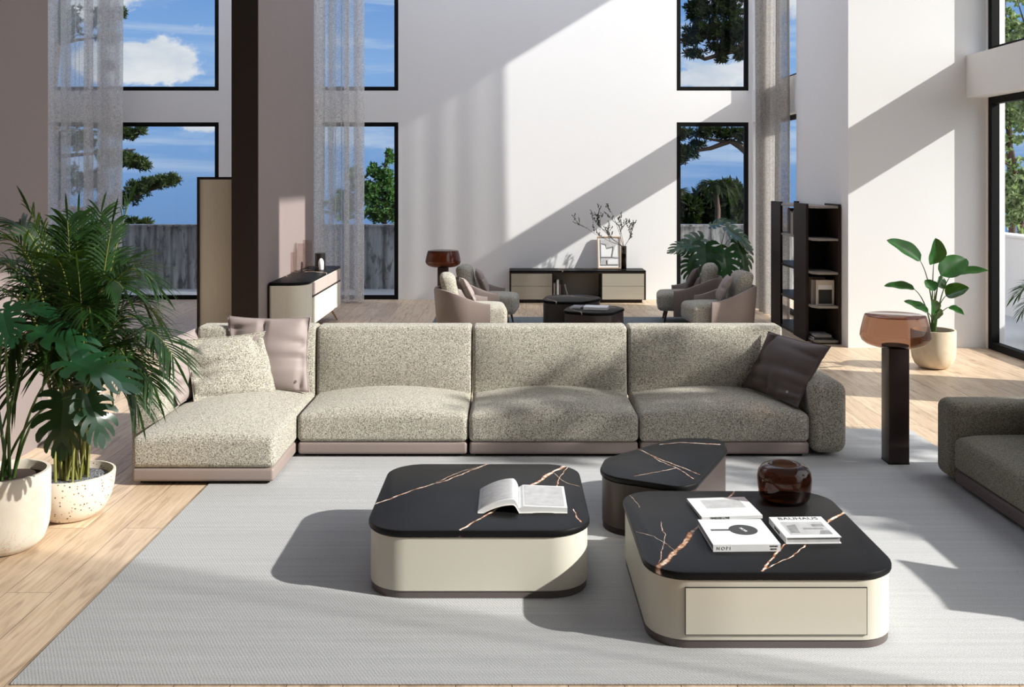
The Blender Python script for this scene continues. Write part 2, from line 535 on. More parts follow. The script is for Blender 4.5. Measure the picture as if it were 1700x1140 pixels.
class MB:
    def __init__(s):
        s.v = []
        s.f = []

    def add(s, vs, fs, M=None):
        o = len(s.v)
        s.v.extend([tuple(M @ Vector(v)) for v in vs] if M is not None else [tuple(v) for v in vs])
        s.f.extend([tuple(i + o for i in f) for f in fs])
        return s

    def box(s, x0, x1, y0, y1, z0, z1, r=0, fn=None, n=(1, 1, 1), M=None):
        if x0 > x1: x0, x1 = x1, x0
        if y0 > y1: y0, y1 = y1, y0
        if z0 > z1: z0, z1 = z1, z0
        c = ((x0 + x1) / 2, (y0 + y1) / 2, (z0 + z1) / 2)
        h = ((x1 - x0) / 2, (y1 - y0) / 2, (z1 - z0) / 2)
        r = min(r, min(h) * .98)
        ax = []
        for k in range(3):
            if r > 0:
                t = [0, .4142, 1] if r < .02 else [0, .2679, .5774, 1]
                lo = [-h[k] + r * (1 - q) for q in reversed(t)]
                lo = [-h[k] + r - r * q for q in reversed(t)]
                hi = [h[k] - r + r * q for q in t]
                mid = [(-h[k] + r) + (2 * h[k] - 2 * r) * i / n[k] for i in range(1, n[k])]
                ax.append(lo + mid + hi)
            else:
                ax.append([-h[k] + 2 * h[k] * i / n[k] for i in range(n[k] + 1)])
        idx, vs, fs = {}, [], []

        def vid(i, j, k):
            if (i, j, k) not in idx:
                p = [ax[0][i], ax[1][j], ax[2][k]]
                if r > 0:
                    q = [max(-h[a] + r, min(h[a] - r, p[a])) for a in range(3)]
                    d = Vector([p[a] - q[a] for a in range(3)])
                    if d.length > 1e-9:
                        d = d.normalized() * r
                        p = [q[a] + d[a] for a in range(3)]
                p = [p[a] + c[a] for a in range(3)]
                if fn:
                    p = fn(*p)
                idx[(i, j, k)] = len(vs)
                vs.append(p)
            return idx[(i, j, k)]
        nx, ny, nz = len(ax[0]) - 1, len(ax[1]) - 1, len(ax[2]) - 1
        for i in range(nx):
            for j in range(ny):
                fs.append((vid(i, j, 0), vid(i, j + 1, 0), vid(i + 1, j + 1, 0), vid(i + 1, j, 0)))
                fs.append((vid(i, j, nz), vid(i + 1, j, nz), vid(i + 1, j + 1, nz), vid(i, j + 1, nz)))
        for i in range(nx):
            for k in range(nz):
                fs.append((vid(i, 0, k), vid(i + 1, 0, k), vid(i + 1, 0, k + 1), vid(i, 0, k + 1)))
                fs.append((vid(i, ny, k), vid(i, ny, k + 1), vid(i + 1, ny, k + 1), vid(i + 1, ny, k)))
        for j in range(ny):
            for k in range(nz):
                fs.append((vid(0, j, k), vid(0, j, k + 1), vid(0, j + 1, k + 1), vid(0, j + 1, k)))
                fs.append((vid(nx, j, k), vid(nx, j + 1, k), vid(nx, j + 1, k + 1), vid(nx, j, k + 1)))
        return s.add(vs, fs, M)

    def rings(s, outline, levels, cap=True, M=None):
        """outline: ccw list of (x, y); levels: list of (z, inset)"""
        n = len(outline)
        nor = []
        for i in range(n):
            a, b2 = Vector(outline[i - 1]), Vector(outline[(i + 1) % n])
            t = (b2 - a).normalized()
            nor.append(Vector((-t.y, t.x)))
        vs, fs = [], []
        for (zz, ins) in levels:
            for i in range(n):
                q = Vector(outline[i]) + nor[i] * ins
                vs.append((q.x, q.y, zz))
        for k in range(len(levels) - 1):
            for i in range(n):
                j = (i + 1) % n
                fs.append((k * n + i, k * n + j, (k + 1) * n + j, (k + 1) * n + i))
        if cap:
            fs.append(tuple(reversed(range(n))))
            fs.append(tuple(range((len(levels) - 1) * n, len(levels) * n)))
        return s.add(vs, fs, M)

    def lathe(s, prof, c=(0, 0, 0), seg=32, M=None):
        vs, fs = [], []
        for (r, zz) in prof:
            for i in range(seg):
                a = 2 * math.pi * i / seg
                vs.append((c[0] + r * math.cos(a), c[1] + r * math.sin(a), c[2] + zz))
        for k in range(len(prof) - 1):
            for i in range(seg):
                j = (i + 1) % seg
                fs.append((k * seg + i, k * seg + j, (k + 1) * seg + j, (k + 1) * seg + i))
        if prof[0][0] > 1e-4:
            pass
        return s.add(vs, fs, M)

    def disc(s, r, c, seg=32, M=None, ry=None):
        ry = ry or r
        vs = [(c[0] + r * math.cos(2 * math.pi * i / seg), c[1] + ry * math.sin(2 * math.pi * i / seg), c[2]) for i in range(seg)]
        return s.add(vs, [tuple(range(seg))], M)

    def tube(s, path, rad, seg=6, M=None):
        path = [Vector(p) for p in path]
        if not isinstance(rad, (list, tuple)):
            rad = [rad] * len(path)
        vs, fs = [], []
        for i, p in enumerate(path):
            t = (path[min(i + 1, len(path) - 1)] - path[max(i - 1, 0)])
            t = t.normalized() if t.length > 1e-9 else Vector((0, 0, 1))
            u = t.cross(Vector((.31, .95, .11)))
            u = u.normalized() if u.length > 1e-6 else t.orthogonal().normalized()
            v2 = t.cross(u)
            for k in range(seg):
                a = 2 * math.pi * k / seg
                vs.append(p + (u * math.cos(a) + v2 * math.sin(a)) * rad[i])
        for i in range(len(path) - 1):
            for k in range(seg):
                j = (k + 1) % seg
                fs.append((i * seg + k, i * seg + j, (i + 1) * seg + j, (i + 1) * seg + k))
        fs.append(tuple(reversed(range(seg))))
        fs.append(tuple(range((len(path) - 1) * seg, len(path) * seg)))
        return s.add(vs, fs, M)

    def blade(s, base, d, up, length, width, droop=.3, n=4, fold=.15, prof=None):
        """a narrow leaf"""
        base, d, up = Vector(base), Vector(d).normalized(), Vector(up)
        side = d.cross(up)
        side = side.normalized() if side.length > 1e-6 else d.orthogonal().normalized()
        nrm = side.cross(d).normalized()
        vs, fs = [], []
        prof = prof or (lambda t: math.sin(math.pi * min(1, t * .85 + .13)) ** .7 if t < 1 else 0.02)
        for i in range(n + 1):
            t = i / n
            c = base + d * (length * t * (1 - .12 * droop * t)) + Vector((0, 0, -1)) * (droop * length * t * t * .5)
            wd = width * .5 * prof(t)
            vs += [c - side * wd + nrm * (fold * wd), c, c + side * wd + nrm * (fold * wd)]
        for i in range(n):
            a = i * 3
            fs += [(a, a + 1, a + 4, a + 3), (a + 1, a + 2, a + 5, a + 4)]
        return s.add(vs, fs)

    def build(s, name, m, parent=None, loc=None, smooth=38, world=True):
        me = bpy.data.meshes.new(name)
        off = Vector((0, 0, 0))
        if world and parent is not None:
            q = parent
            while q.parent is not None:
                q = q.parent
            off = q.location.copy()
        elif loc is not None:
            off = Vector(loc)
        vs = [(v[0] - off.x, v[1] - off.y, v[2] - off.z) for v in s.v]
        me.from_pydata(vs, [], s.f)
        me.validate(verbose=False)
        me.update()
        if smooth:
            me.shade_smooth()
            if smooth < 180:
                me.set_sharp_from_angle(angle=R(smooth))
        me.materials.append(MATS[m] if isinstance(m, str) else m)
        o = bpy.data.objects.new(name, me)
        COL.objects.link(o)
        if parent is not None:
            o.parent = parent
        elif loc is not None:
            o.location = loc
        return o


def tag(o, label=None, cat=None, group=None, kind=None):
    if label: o['label'] = label
    if cat: o['category'] = cat
    if group: o['group'] = group
    if kind: o['kind'] = kind
    return o


def thing(name, label, cat, loc=(0, 0, 0), rz=0, group=None):
    o = bpy.data.objects.new(name, None)
    COL.objects.link(o)
    o.empty_display_size = .1
    o.location = loc
    o.rotation_euler = (0, 0, rz)
    return tag(o, label, cat, group)


def struct(name, mb, m, parent=None, smooth=38):
    o = mb.build(name, m, parent, smooth=smooth)
    if parent is None:
        o['kind'] = 'structure'
    return o


def sempty(name, loc):
    o = bpy.data.objects.new(name, None)
    COL.objects.link(o)
    o.location = loc
    o['kind'] = 'structure'
    return o


def kids(o):
    return [c for c in bpy.data.objects if c.parent == o]


def copy_tree(o, parent=None):
    c = o.copy()
    COL.objects.link(c)
    if parent is not None:
        c.parent = parent
    for ch in kids(o):
        copy_tree(ch, c)
    return c


def round_poly(pts, rad, seg=6):
    out = []
    n = len(pts)
    for i in range(n):
        p = Vector(pts[i]); a = Vector(pts[i - 1]); b = Vector(pts[(i + 1) % n])
        r = rad[i] if isinstance(rad, (list, tuple)) else rad
        u = (a - p).normalized(); v = (b - p).normalized()
        ang = u.angle(v)
        if r <= 0:
            out.append((p.x, p.y)); continue
        t = min(r / math.tan(ang / 2), (a - p).length * .49, (b - p).length * .49)
        r = t * math.tan(ang / 2)
        c = p + (u + v).normalized() * (r / math.sin(ang / 2))
        s0 = p + u * t - c
        s1 = p + v * t - c
        a0 = math.atan2(s0.y, s0.x); a1 = math.atan2(s1.y, s1.x)
        da = (a1 - a0 + math.pi) % (2 * math.pi) - math.pi
        for k in range(seg + 1):
            q = a0 + da * k / seg
            out.append((c.x + r * math.cos(q), c.y + r * math.sin(q)))
    # ensure ccw
    A = sum(out[i - 1][0] * out[i][1] - out[i][0] * out[i - 1][1] for i in range(len(out)))
    return out if A > 0 else list(reversed(out))


def rect(x0, x1, y0, y1):
    return [(x0, y0), (x1, y0), (x1, y1), (x0, y1)]


def slab_edge(z0, z1, r):
    return [(z0, r), (z0 + r * .3, r * .3), (z0 + r, 0), (z1 - r, 0), (z1 - r * .3, r * .3), (z1, r)]


def text(s, size, M, m, parent, name='lettering', ext=.0006):
    cu = bpy.data.curves.new(name, 'FONT')
    cu.body = s
    cu.size = size
    cu.align_x = 'CENTER'
    cu.align_y = 'CENTER'
    cu.extrude = ext
    tmp = bpy.data.objects.new('lettering_source', cu)
    COL.objects.link(tmp)
    dg = bpy.context.evaluated_depsgraph_get()
    me = bpy.data.meshes.new_from_object(tmp.evaluated_get(dg))
    bpy.data.objects.remove(tmp)
    q = parent
    while q.parent is not None:
        q = q.parent
    mb = MB()
    mb.add([M @ v.co for v in me.vertices], [tuple(p.vertices) for p in me.polygons])
    return mb.build(name, m, parent, smooth=0)


def wall_cells(axis, lo, hi, u0, u1, z0, z1, holes):
    """a wall lying along u (x or y), thick along the other axis between lo and hi, with rectangular holes (ua, ub, za, zb)"""
    us = sorted({u0, u1, *[h[0] for h in holes], *[h[1] for h in holes]})
    zs = sorted({z0, z1, *[h[2] for h in holes], *[h[3] for h in holes]})
    us = [u for u in us if u0 <= u <= u1]
    zs = [q for q in zs if z0 <= q <= z1]

    def solid(i, k):
        if i < 0 or k < 0 or i >= len(us) - 1 or k >= len(zs) - 1:
            return False
        cu, cz = (us[i] + us[i + 1]) / 2, (zs[k] + zs[k + 1]) / 2
        return not any(h[0] < cu < h[1] and h[2] < cz < h[3] for h in holes)
    mb = MB()

    def pt(t, u, q):
        return (u, t, q) if axis == 'x' else (t, u, q)

    def quad(a, b, c, d):
        mb.add([a, b, c, d], [(0, 1, 2, 3)])
    for i in range(len(us) - 1):
        for k in range(len(zs) - 1):
            if not solid(i, k):
                continue
            ua, ub, za, zb = us[i], us[i + 1], zs[k], zs[k + 1]
            quad(pt(lo, ua, za), pt(lo, ub, za), pt(lo, ub, zb), pt(lo, ua, zb))
            quad(pt(hi, ub, za), pt(hi, ua, za), pt(hi, ua, zb), pt(hi, ub, zb))
            if not solid(i - 1, k): quad(pt(hi, ua, za), pt(lo, ua, za), pt(lo, ua, zb), pt(hi, ua, zb))
            if not solid(i + 1, k): quad(pt(lo, ub, za), pt(hi, ub, za), pt(hi, ub, zb), pt(lo, ub, zb))
            if not solid(i, k - 1): quad(pt(lo, ub, za), pt(lo, ua, za), pt(hi, ua, za), pt(hi, ub, za))
            if not solid(i, k + 1): quad(pt(lo, ua, zb), pt(lo, ub, zb), pt(hi, ub, zb), pt(hi, ua, zb))
    return mb


WIN = [0]


def window(axis, t, u0, u1, z0, z1, fw=.075, depth=.07, mull=()):
    WIN[0] += 1
    loc = ((u0 + u1) / 2, t, z0) if axis == 'x' else (t, (u0 + u1) / 2, z0)
    e = sempty('window_%d' % WIN[0], loc)
    mb = MB()

    def bx(ua, ub, za, zb, d=depth):
        if axis == 'x':
            mb.box(ua, ub, t - d / 2, t + d / 2, za, zb)
        else:
            mb.box(t - d / 2, t + d / 2, ua, ub, za, zb)
    bx(u0, u0 + fw, z0, z1); bx(u1 - fw, u1, z0, z1)
    bx(u0 + fw, u1 - fw, z0, z0 + fw); bx(u0 + fw, u1 - fw, z1 - fw, z1)
    for q in mull:
        bx(q - fw / 2, q + fw / 2, z0 + fw, z1 - fw)
    mb.build('window_frame', 'black_metal', e, smooth=0)
    g = MB()
    if axis == 'x':
        g.add([(u0 + fw, t, z0 + fw), (u1 - fw, t, z0 + fw), (u1 - fw, t, z1 - fw), (u0 + fw, t, z1 - fw)], [(0, 1, 2, 3)])
    else:
        g.add([(t, u0 + fw, z0 + fw), (t, u1 - fw, z0 + fw), (t, u1 - fw, z1 - fw), (t, u0 + fw, z1 - fw)], [(0, 1, 2, 3)])
    g.build('pane', 'window_glass', e, smooth=0)
    return e


# ---------------------------------------------------------------- the room
XR, XP, XL = 6.2, 4.4, -3.9          # right wall, right pillar face, left wall
YB, YRET = 17.9, 12.77               # back wall, return wall at the right
ZC = 8.35                            # ceiling
LO, HI, TOP = 3.25, 3.83, 7.88       # lower window head, upper window sill, upper window head

fl = MB().box(-9.8, 6.45, -4.2, 18.15, -.2, 0)
struct('floor', fl, 'oak_floor')
# ceiling with wide unseen rooflights of opal glass, added as fill light
FILL_ROOF = ((-9.4, -3.7, 12.0, 17.75), (-2.9, 4.1, 12.0, 17.75), (-3.4, 5.4, .5, 10.5))
cl = MB()
for (a, b, q, r_) in ((-9.8, 6.45, -4.2, .5), (-9.8, -3.4, .5, 10.5), (5.4, 6.45, .5, 10.5), (-9.8, 6.45, 10.5, 12.0), (-9.8, -9.4, 12.0, 17.75), (-3.7, -2.9, 12.0, 17.75), (4.1, 6.45, 12.0, 17.75), (-9.8, 6.45, 17.75, 18.15)):
    cl.box(a, b, q, r_, ZC, ZC + .25)
struct('ceiling', cl, 'white_ceiling', smooth=0)
for k, (a, b, q, r_) in enumerate(FILL_ROOF):
    e = sempty('window_%d' % (20 + k), ((a + b) / 2, (q + r_) / 2, ZC + .2))  # unseen opening, added to raise the ambient light
    MB().box(a, b, q, r_, ZC + .19, ZC + .20).build('opal_fill_pane', ('opal_fill_left', 'opal_fill_back', 'opal_fill_front')[k], e, smooth=0)

A0, A1, B0, B1, C0, C1 = -9.3, -5.38, -4.4, -2.085, 3.02, 4.34
holes = []
for a, b in ((A0, A1), (B0, B1), (C0, C1)):
    holes += [(a, b, 0, LO), (a, b, HI, TOP)]
struct('wall_back', wall_cells('x', YB, YB + .25, -9.8, 4.65, 0, ZC, holes), 'white_plaster', smooth=0)
for a, b in ((A0, A1), (B0, B1), (C0, C1)):
    window('x', YB + .045, a, b, .0, LO)
    window('x', YB + .045, a, b, HI, TOP)

# far right wall (window beyond the pillar) with the pillar itself
FH = [(15.1, 17.8, 0, LO), (15.1, 17.8, HI, TOP)]
struct('wall_far_right', wall_cells('y', XP, XP + .25, 15.1, YB, 0, ZC, FH), 'white_plaster', smooth=0)
window('y', XP + .18, 15.1, 17.8, 0, LO)
window('y', XP + .18, 15.1, 17.8, HI, TOP)
struct('wall_pillar_right', MB().box(XP, XP + .25, YRET + .25, 15.1, 0, ZC), 'white_plaster', smooth=0)
struct('wall_return', MB().box(XP, XR + .25, YRET, YRET + .25, 0, ZC), 'white_plaster', smooth=0)

# right wall: two storeys of windows with a deep beam between them
RW = [(10.35, 12.72, 0, LO + .02), (10.35, 12.72, HI, TOP), (-.2, 9.1, 0, TOP)]
struct('wall_right', wall_cells('y', XR, XR + .22, -4.2, YRET, 0, ZC, RW), 'white_plaster', smooth=0)
struct('trim_1', MB().box(5.94, XR - .001, 9.1, YRET - .002, 3.27, 3.82), 'white_plaster', smooth=0)
window('y', XR + .06, 10.35, 12.72, 0, LO + .02, fw=.09, depth=.1)
window('y', XR + .06, 10.35, 12.72, HI, TOP, fw=.09, depth=.1)
window('y', XR + .06, -.2, 9.1, 0, TOP, fw=.09, depth=.1)

# left: taupe wall near the camera, its return, and the far left side of the alcove
struct('wall_left', MB().box(XL - .25, XL, -4.2, 8.2, 0, ZC), 'taupe_plaster', smooth=0)
struct('wall_left_return', MB().box(-9.8, XL - .25, 7.95, 8.2, 0, ZC), 'taupe_plaster', smooth=0)
struct('wall_far_left', MB().box(-9.8, -9.55, 8.2, YB, 0, ZC), 'white_plaster', smooth=0)
struct('wall_front', MB().box(XL, XR, -4.2, -4.0, 0, ZC), 'taupe_plaster', smooth=0)
# left pillar: taupe sides, dark front
struct('wall_pillar_left', MB().box(-3.58, -3.25, 12.50, 16.0, 0, ZC), 'taupe_plaster', smooth=0)
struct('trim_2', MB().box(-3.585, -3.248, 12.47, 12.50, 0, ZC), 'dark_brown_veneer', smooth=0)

# terrace with parapets, ground beyond
struct('floor_terrace', MB().box(-12, 8.1, 18.15, 19.8, -.2, -.02).box(6.45, 8.1, -6, 18.15, -.2, -.02).box(4.65, 6.45, 13.02, 18.15, -.2, -.02), 'terrace_concrete', smooth=0)
struct('wall_parapet_back', MB().box(-12, 8.35, 19.8, 20.05, -.2, 1.25).box(-12, 8.4, 19.76, 20.09, 1.25, 1.285), 'board_concrete', smooth=0)
struct('wall_parapet_right', MB().box(8.1, 8.35, -6, 19.8, -.2, 1.27).box(8.06, 8.39, -6, 19.76, 1.27, 1.305), 'bounce_lit_concrete', smooth=0)
struct('ground', MB().add([(-60, -40, -3), (70, -40, -3), (70, 75, -3), (-60, 75, -3)], [(0, 1, 2, 3)]), 'ground', smooth=0)


# ---------------------------------------------------------------- curtains
def curtain(name, label, axis, u0, u1, t, z0, z1, folds, amp, m, seed, flare=0, group=None):
    rnd = random.Random(seed)
    n, rows = folds * 22, 16
    ph = [rnd.uniform(-.9, .9) for _ in range(folds + 2)]
    am = [amp * rnd.choice((.3, 1.0, 1.3)) for _ in range(folds + 2)]
    vs, fs = [], []
    for k in range(rows + 1):
        zz = z0 + (z1 - z0) * k / rows
        kk = 1 - k / rows
        for i in range(n + 1):
            s = i / n
            f = s * folds
            j = int(min(f, folds - .001))
            q = f - j
            a = am[j] * (1 - q) + am[j + 1] * q
            off = a * math.sin(2 * math.pi * f + ph[j] * (1 - q) + ph[j + 1] * q + .35 * math.sin(kk * 2.2 + j))
            u = u0 + (u1 - u0) * s + .55 * a * math.sin(4 * math.pi * f + ph[j]) + flare * kk ** 3 * (1 if s > .5 else -1) * abs(s - .5)
            tt = t + off * (1 + .25 * kk) + .02 * math.sin(3 * kk + 5 * s)
            vs.append((u, tt, zz) if axis == 'x' else (tt, u, zz))
    for k in range(rows):
        for i in range(n):
            a = k * (n + 1) + i
            fs.append((a, a + 1, a + n + 2, a + n + 1))
    c = ((u0 + u1) / 2, t, z0) if axis == 'x' else (t, (u0 + u1) / 2, z0)
    e = thing(name, label, 'curtain', c, group=group)
    MB().add(vs, fs).build('curtain_panel', m, e, smooth=180)
    rail = MB()
    if axis == 'x':
        rail.box(u0 - .05, u1 + .05, t - .02, t + .02, z1, z1 + .04)
    else:
        rail.box(t - .02, t + .02, u0 - .05, u1 + .05, z1, z1 + .04)
    rail.build('curtain_rail', 'black_metal', e, smooth=0)
    return e


curtain('sheer_curtain', 'sheer grey linen curtain hanging beside the taupe wall and behind the palm', 'x', -8.35, -6.97, 17.45, .03, 8.28, 6, .17, 'linen_sheer', 3)
curtain('sheer_curtain', 'sheer linen curtain hanging just beyond the brown pillar, behind the curved sideboard', 'x', -3.80, -2.64, 17.45, .03, 8.28, 5, .15, 'linen_sheer', 8)
curtain('sheer_curtain', 'gathered grey linen curtain beside the tall dark bookshelf', 'y', 15.2, 16.5, 4.2, .02, 8.28, 7, .10, 'linen_dense', 5, flare=.05)
curtain('sheer_curtain', 'sheer linen curtain drawn across the nearest window of the right wall', 'y', -.1, 2.92, 5.86, .02, 8.28, 9, .06, 'voile', 6)

# ---------------------------------------------------------------- rugs
rug = MB().box(-2.185, 3.49, 4.245, 8.59, .001, .010, .004).build('area_rug', 'grey_rug', smooth=60, loc=(.65, 6.4, 0))
tag(rug, 'large light grey woven rug under the coffee tables and sofas', 'rug')
rug2 = MB().box(-1.22, 3.3, 12.9, 15.58, .001, .010, .004).build('area_rug', 'blue_grey_rug', smooth=60, loc=(1.0, 14.2, 0))
tag(rug2, 'blue grey rug under the armchairs at the back of the room', 'rug')


# ---------------------------------------------------------------- sofas
def crown(x0, x1, y0, y1, z1, h, front=.0, zmin=.2, pw=2):
    def fn(x, y, q):
        u = (2 * x - x0 - x1) / (x1 - x0)
        v = (2 * y - y0 - y1) / (y1 - y0)
        k = max(0, (q - zmin) / (z1 - zmin))
        q2 = q + h * k * max(0, 1 - abs(u) ** pw) * max(0, 1 - abs(v) ** 4 * (.85 if v < 0 else .2))
        return (x, y, q2)
    return fn


def lean_back(y_front, z0, slope, axis='y', sgn=1):
    def fn(x, y, q):
        d = slope * max(0, q - z0) * sgn
        return (x, y + d, q) if axis == 'y' else (x + d, y, q)
    return fn


def compose(f, g):
    return lambda x, y, q: g(*f(x, y, q))


SF, SB, SBK = 7.69, 8.40, 8.72   # seat front, backrest front, back of the sofa
XS = [-2.74, -1.70, -.346, 1.005, 2.356]
sofa = thing('sectional_sofa', 'long boucle sectional sofa with chaise at one end, on taupe leather base', 'sofa', (-.1, 8.2, .010))
for i in range(4):
    x0, x1 = XS[i] + .004, XS[i + 1] - .004
    f = 6.995 if i == 0 else SF
    MB().box(x0 + .05, x1 - .05, f + .06, SBK - .05, .011, .04).build('plinth', 'black_metal', sofa, smooth=0)
    MB().box(x0 + .006, x1 - .006, f + .008, SBK - .01, .032, .128, .022).build('base', 'taupe_leather', sofa)
    zt = .348
    cr = crown(x0, x1, f, SB + .12, zt, .08)
    MB().box(x0, x1, f, SB + .12, .126, zt, .045, fn=cr, n=(12, 10, 1)).build('seat_cushion', 'boucle_cream', sofa, smooth=60)
    g = lean_back(0, .36, .06)

    def bulge(x, y, q, x0=x0, x1=x1):
        u = (2 * x - x0 - x1) / (x1 - x0)
        v = max(-1, min(1, (q - .64) / .28))
        return (x, y - .05 * (1 - u ** 4) * (1 - v * v) * (1 if y < 8.5 else 0), q)
    MB().box(x0, x1, SB + .05, SB + .28, .30, .925, .03, fn=compose(bulge, g), n=(10, 1, 8)).build('backrest', 'boucle_cream', sofa, smooth=60)
MB().box(2.362, 2.652, SF - .005, SBK, .03, .60, .09, n=(2, 4, 3)).build('armrest', 'boucle_cream', sofa, smooth=60)
MB().box(-3.01, -2.746, SF, SBK, .03, .605, .06, n=(2, 4, 3)).build('armrest', 'boucle_cream', sofa, smooth=60)

sofa2 = thing('sofa', 'dark grey boucle sofa with a low armrest beside the square lamp column', 'sofa', (3.7, 6.0, .010))
YS = [7.0, 5.70, 4.35]
for i in range(2):
    y1, y0 = YS[i] - .004, YS[i + 1] + .004
    MB().box(3.22, 4.15, y0 + .05, y1 - .05, .011, .04).build('plinth', 'black_metal', sofa2, smooth=0)
    MB().box(3.17, 4.2, y0 + .006, y1 - .006, .032, .128, .022).build('base', 'dark_taupe_cloth', sofa2)
    MB().box(3.16, 4.0, y0, y1, .126, .348, .045, fn=crown(3.16, 4.0, y0, y1, .348, .04, pw=4), n=(10, 12, 1)).build('seat_cushion', 'boucle_dark', sofa2, smooth=60)
    MB().box(3.88, 4.10, y0, y1, .30, .925, .03, fn=lean_back(0, .36, .16, 'x'), n=(1, 8, 6)).build('backrest', 'boucle_dark', sofa2, smooth=60)
MB().box(3.155, 4.22, 7.006, 7.285, .03, .592, .07, n=(4, 2, 3)).build('armrest', 'boucle_dark', sofa2, smooth=60)


# ---------------------------------------------------------------- pillows
def pillow(name, label, corners, thick, m, seed, button=None, crease=.5, seam=True, group=None, bm='metal_button'):
    """corners: bottom left, bottom right, top right, top left, seen from the front"""
    bl, br, tr, tl = [Vector(c) for c in corners]
    nrm = (br - bl).cross(tl - bl).normalized()      # towards the viewer
    rnd = random.Random(seed)
    N = 34
    fold = [(rnd.uniform(-1, 1), rnd.uniform(.05, .14), rnd.choice((0, 1, 2, 3)), rnd.uniform(.4, 1.)) for _ in range(16)]
    ws = (br - bl).length
    e = thing(name, label, 'pillow', tuple((bl + br) / 2), group=group)
    mb = MB()

    def surf(u, v):
        pu = u * (1 - .07 * (1 - abs(u)) ** 0 * (1 - v * v) ** 1.0)
        pv = v * (1 - .06 * (1 - u * u))
        a, b2 = (pu + 1) / 2, (pv + 1) / 2
        p = (bl * (1 - a) + br * a) * (1 - b2) + (tl * (1 - a) + tr * a) * b2
        t = thick * .5 * (max(0, (1 - abs(u) ** 2.6)) * max(0, (1 - abs(v) ** 2.6))) ** .55
        wr = 0
        for (c, sw, side, st) in fold:
            q, e2 = ((u, 1 - v), (u, 1 + v), (v, 1 - u), (v, 1 + u))[side]
            wr += st * math.exp(-((q - c - .25 * c * e2) / (sw * (.7 + e2))) ** 2) * math.exp(-e2 * 2.0) * min(1, e2 * 7)
        t -= crease * thick * .40 * wr
        t *= 1 + .12 * crease * mnoise.noise(Vector((u * 1.9 + seed * 7.1, v * 1.9, seed * 3.3)))
        return p, max(t, .0)
    idx = {}
    for side in (1, -1):
        for i in range(N + 1):
            for j in range(N + 1):
                u = math.sin((2 * i / N - 1) * math.pi / 2) * .6 + (2 * i / N - 1) * .4
                v = math.sin((2 * j / N - 1) * math.pi / 2) * .6 + (2 * j / N - 1) * .4
                if side == -1 and (i in (0, N) or j in (0, N)):
                    continue
                p, t = surf(u, v)
                idx[(side, i, j)] = len(mb.v)
                mb.v.append(tuple(p + nrm * t * side))
    for side in (1, -1):
        g = lambda i, j: idx.get((side, i, j), idx.get((1, i, j)))
        for i in range(N):
            for j in range(N):
                q = (g(i, j), g(i + 1, j), g(i + 1, j + 1), g(i, j + 1))
                mb.f.append(q if side == 1 else tuple(reversed(q)))
    mb.build('cushion_cover', m, e, smooth=180)
    if seam:
        pts = []
        for k in range(4 * N):
            s, q = divmod(k, N)
            t = 2 * q / N - 1
            u, v = ((t, -1), (1, t), (-t, 1), (-1, -t))[s]
            pts.append(surf(u, v)[0])
        MB().tube(pts + pts[:1], .005, 5).build('piping', m, e, smooth=180)
    if button:
        p, t = surf(*button)
        M = Matrix.Translation(p + nrm * (t + .002)) @ nrm.to_track_quat('Z', 'Y').to_matrix().to_4x4()
        MB().lathe([(.0001, .004), (.011, .004), (.013, .001), (.013, -.004)], seg=14, M=M).build('button', bm, e)
    return e


pillow('throw_pillow', 'cream boucle throw pillow with a small grey button on the chaise',
       [(-2.60, 7.98, .375), (-1.99, 8.24, .385), (-2.09, 8.42, .895), (-2.81, 8.25, .845)], .20, 'boucle_cream', 1, button=(.80, -.72), crease=1.1)
pillow('throw_pillow', 'large square taupe satin pillow propped against the sofa backrest',
       [(-2.44, 8.30, .37), (-1.735, 8.335, .385), (-1.755, 8.50, 1.0), (-2.475, 8.50, 1.01)], .20, 'taupe_satin', 2, button=(.72, -.75), crease=.9)
pillow('throw_pillow', 'taupe pillow leaning on the left armrest behind the boucle pillow',
       [(-2.70, 7.90, .375), (-2.60, 8.44, .38), (-2.76, 8.52, .90), (-2.95, 7.95, .865)], .17, 'taupe_satin', 3, crease=.9)
pillow('throw_pillow', 'dark taupe pillow tilted in the right corner of the long sofa',
       [(1.985, 8.44, .41), (2.275, 7.78, .385), (2.59, 7.93, .845), (2.22, 8.44, .885)], .19, 'dark_taupe_cloth', 4, button=(.62, -.72), crease=.8)
pillow('throw_pillow', 'taupe pillow at the far end of the dark sofa by the armrest',
       [(3.74, 6.75, .37), (3.70, 5.95, .37), (3.92, 5.80, 1.06), (3.94, 6.90, 1.06)], .18, 'dark_taupe_cloth', 5)
pillow('throw_pillow', 'taupe pillow on the dark sofa nearest the camera',
       [(3.74, 5.05, .37), (3.74, 4.42, .37), (3.94, 4.40, 1.07), (3.94, 5.05, 1.07)], .18, 'dark_taupe_cloth', 6)


# ---------------------------------------------------------------- coffee tables
def vein_pts(lines, zt, c):
    out = []
    for ln in lines:
        q = []
        for (px, py, wd) in ln:
            p = PZ(px, py, zt)
            q.append((p.x - c[0], p.y - c[1], wd))
        out.append(q)
    return out


def coffee_table(name, label, outline, c, h, top_mat, body_mat, group=None, drawer=None, inset=.012):
    e = thing(name, label, 'coffee table', (c[0], c[1], .010), group=group)
    o2 = outline
    MB().rings(o2, [(.0115, .016), (.045, .016), (.048, .012)]).build('plinth', 'taupe_plinth' if body_mat == 'cream_lacquer' else 'dark_bronze', e)
    MB().rings(o2, [(.044, inset + .006), (.05, inset), (h - .042, inset), (h - .038, inset + .01)]).build('body', body_mat, e)
    MB().rings(o2, slab_edge(h - .036, h, .010)).build('table_top', top_mat, e)
    return e


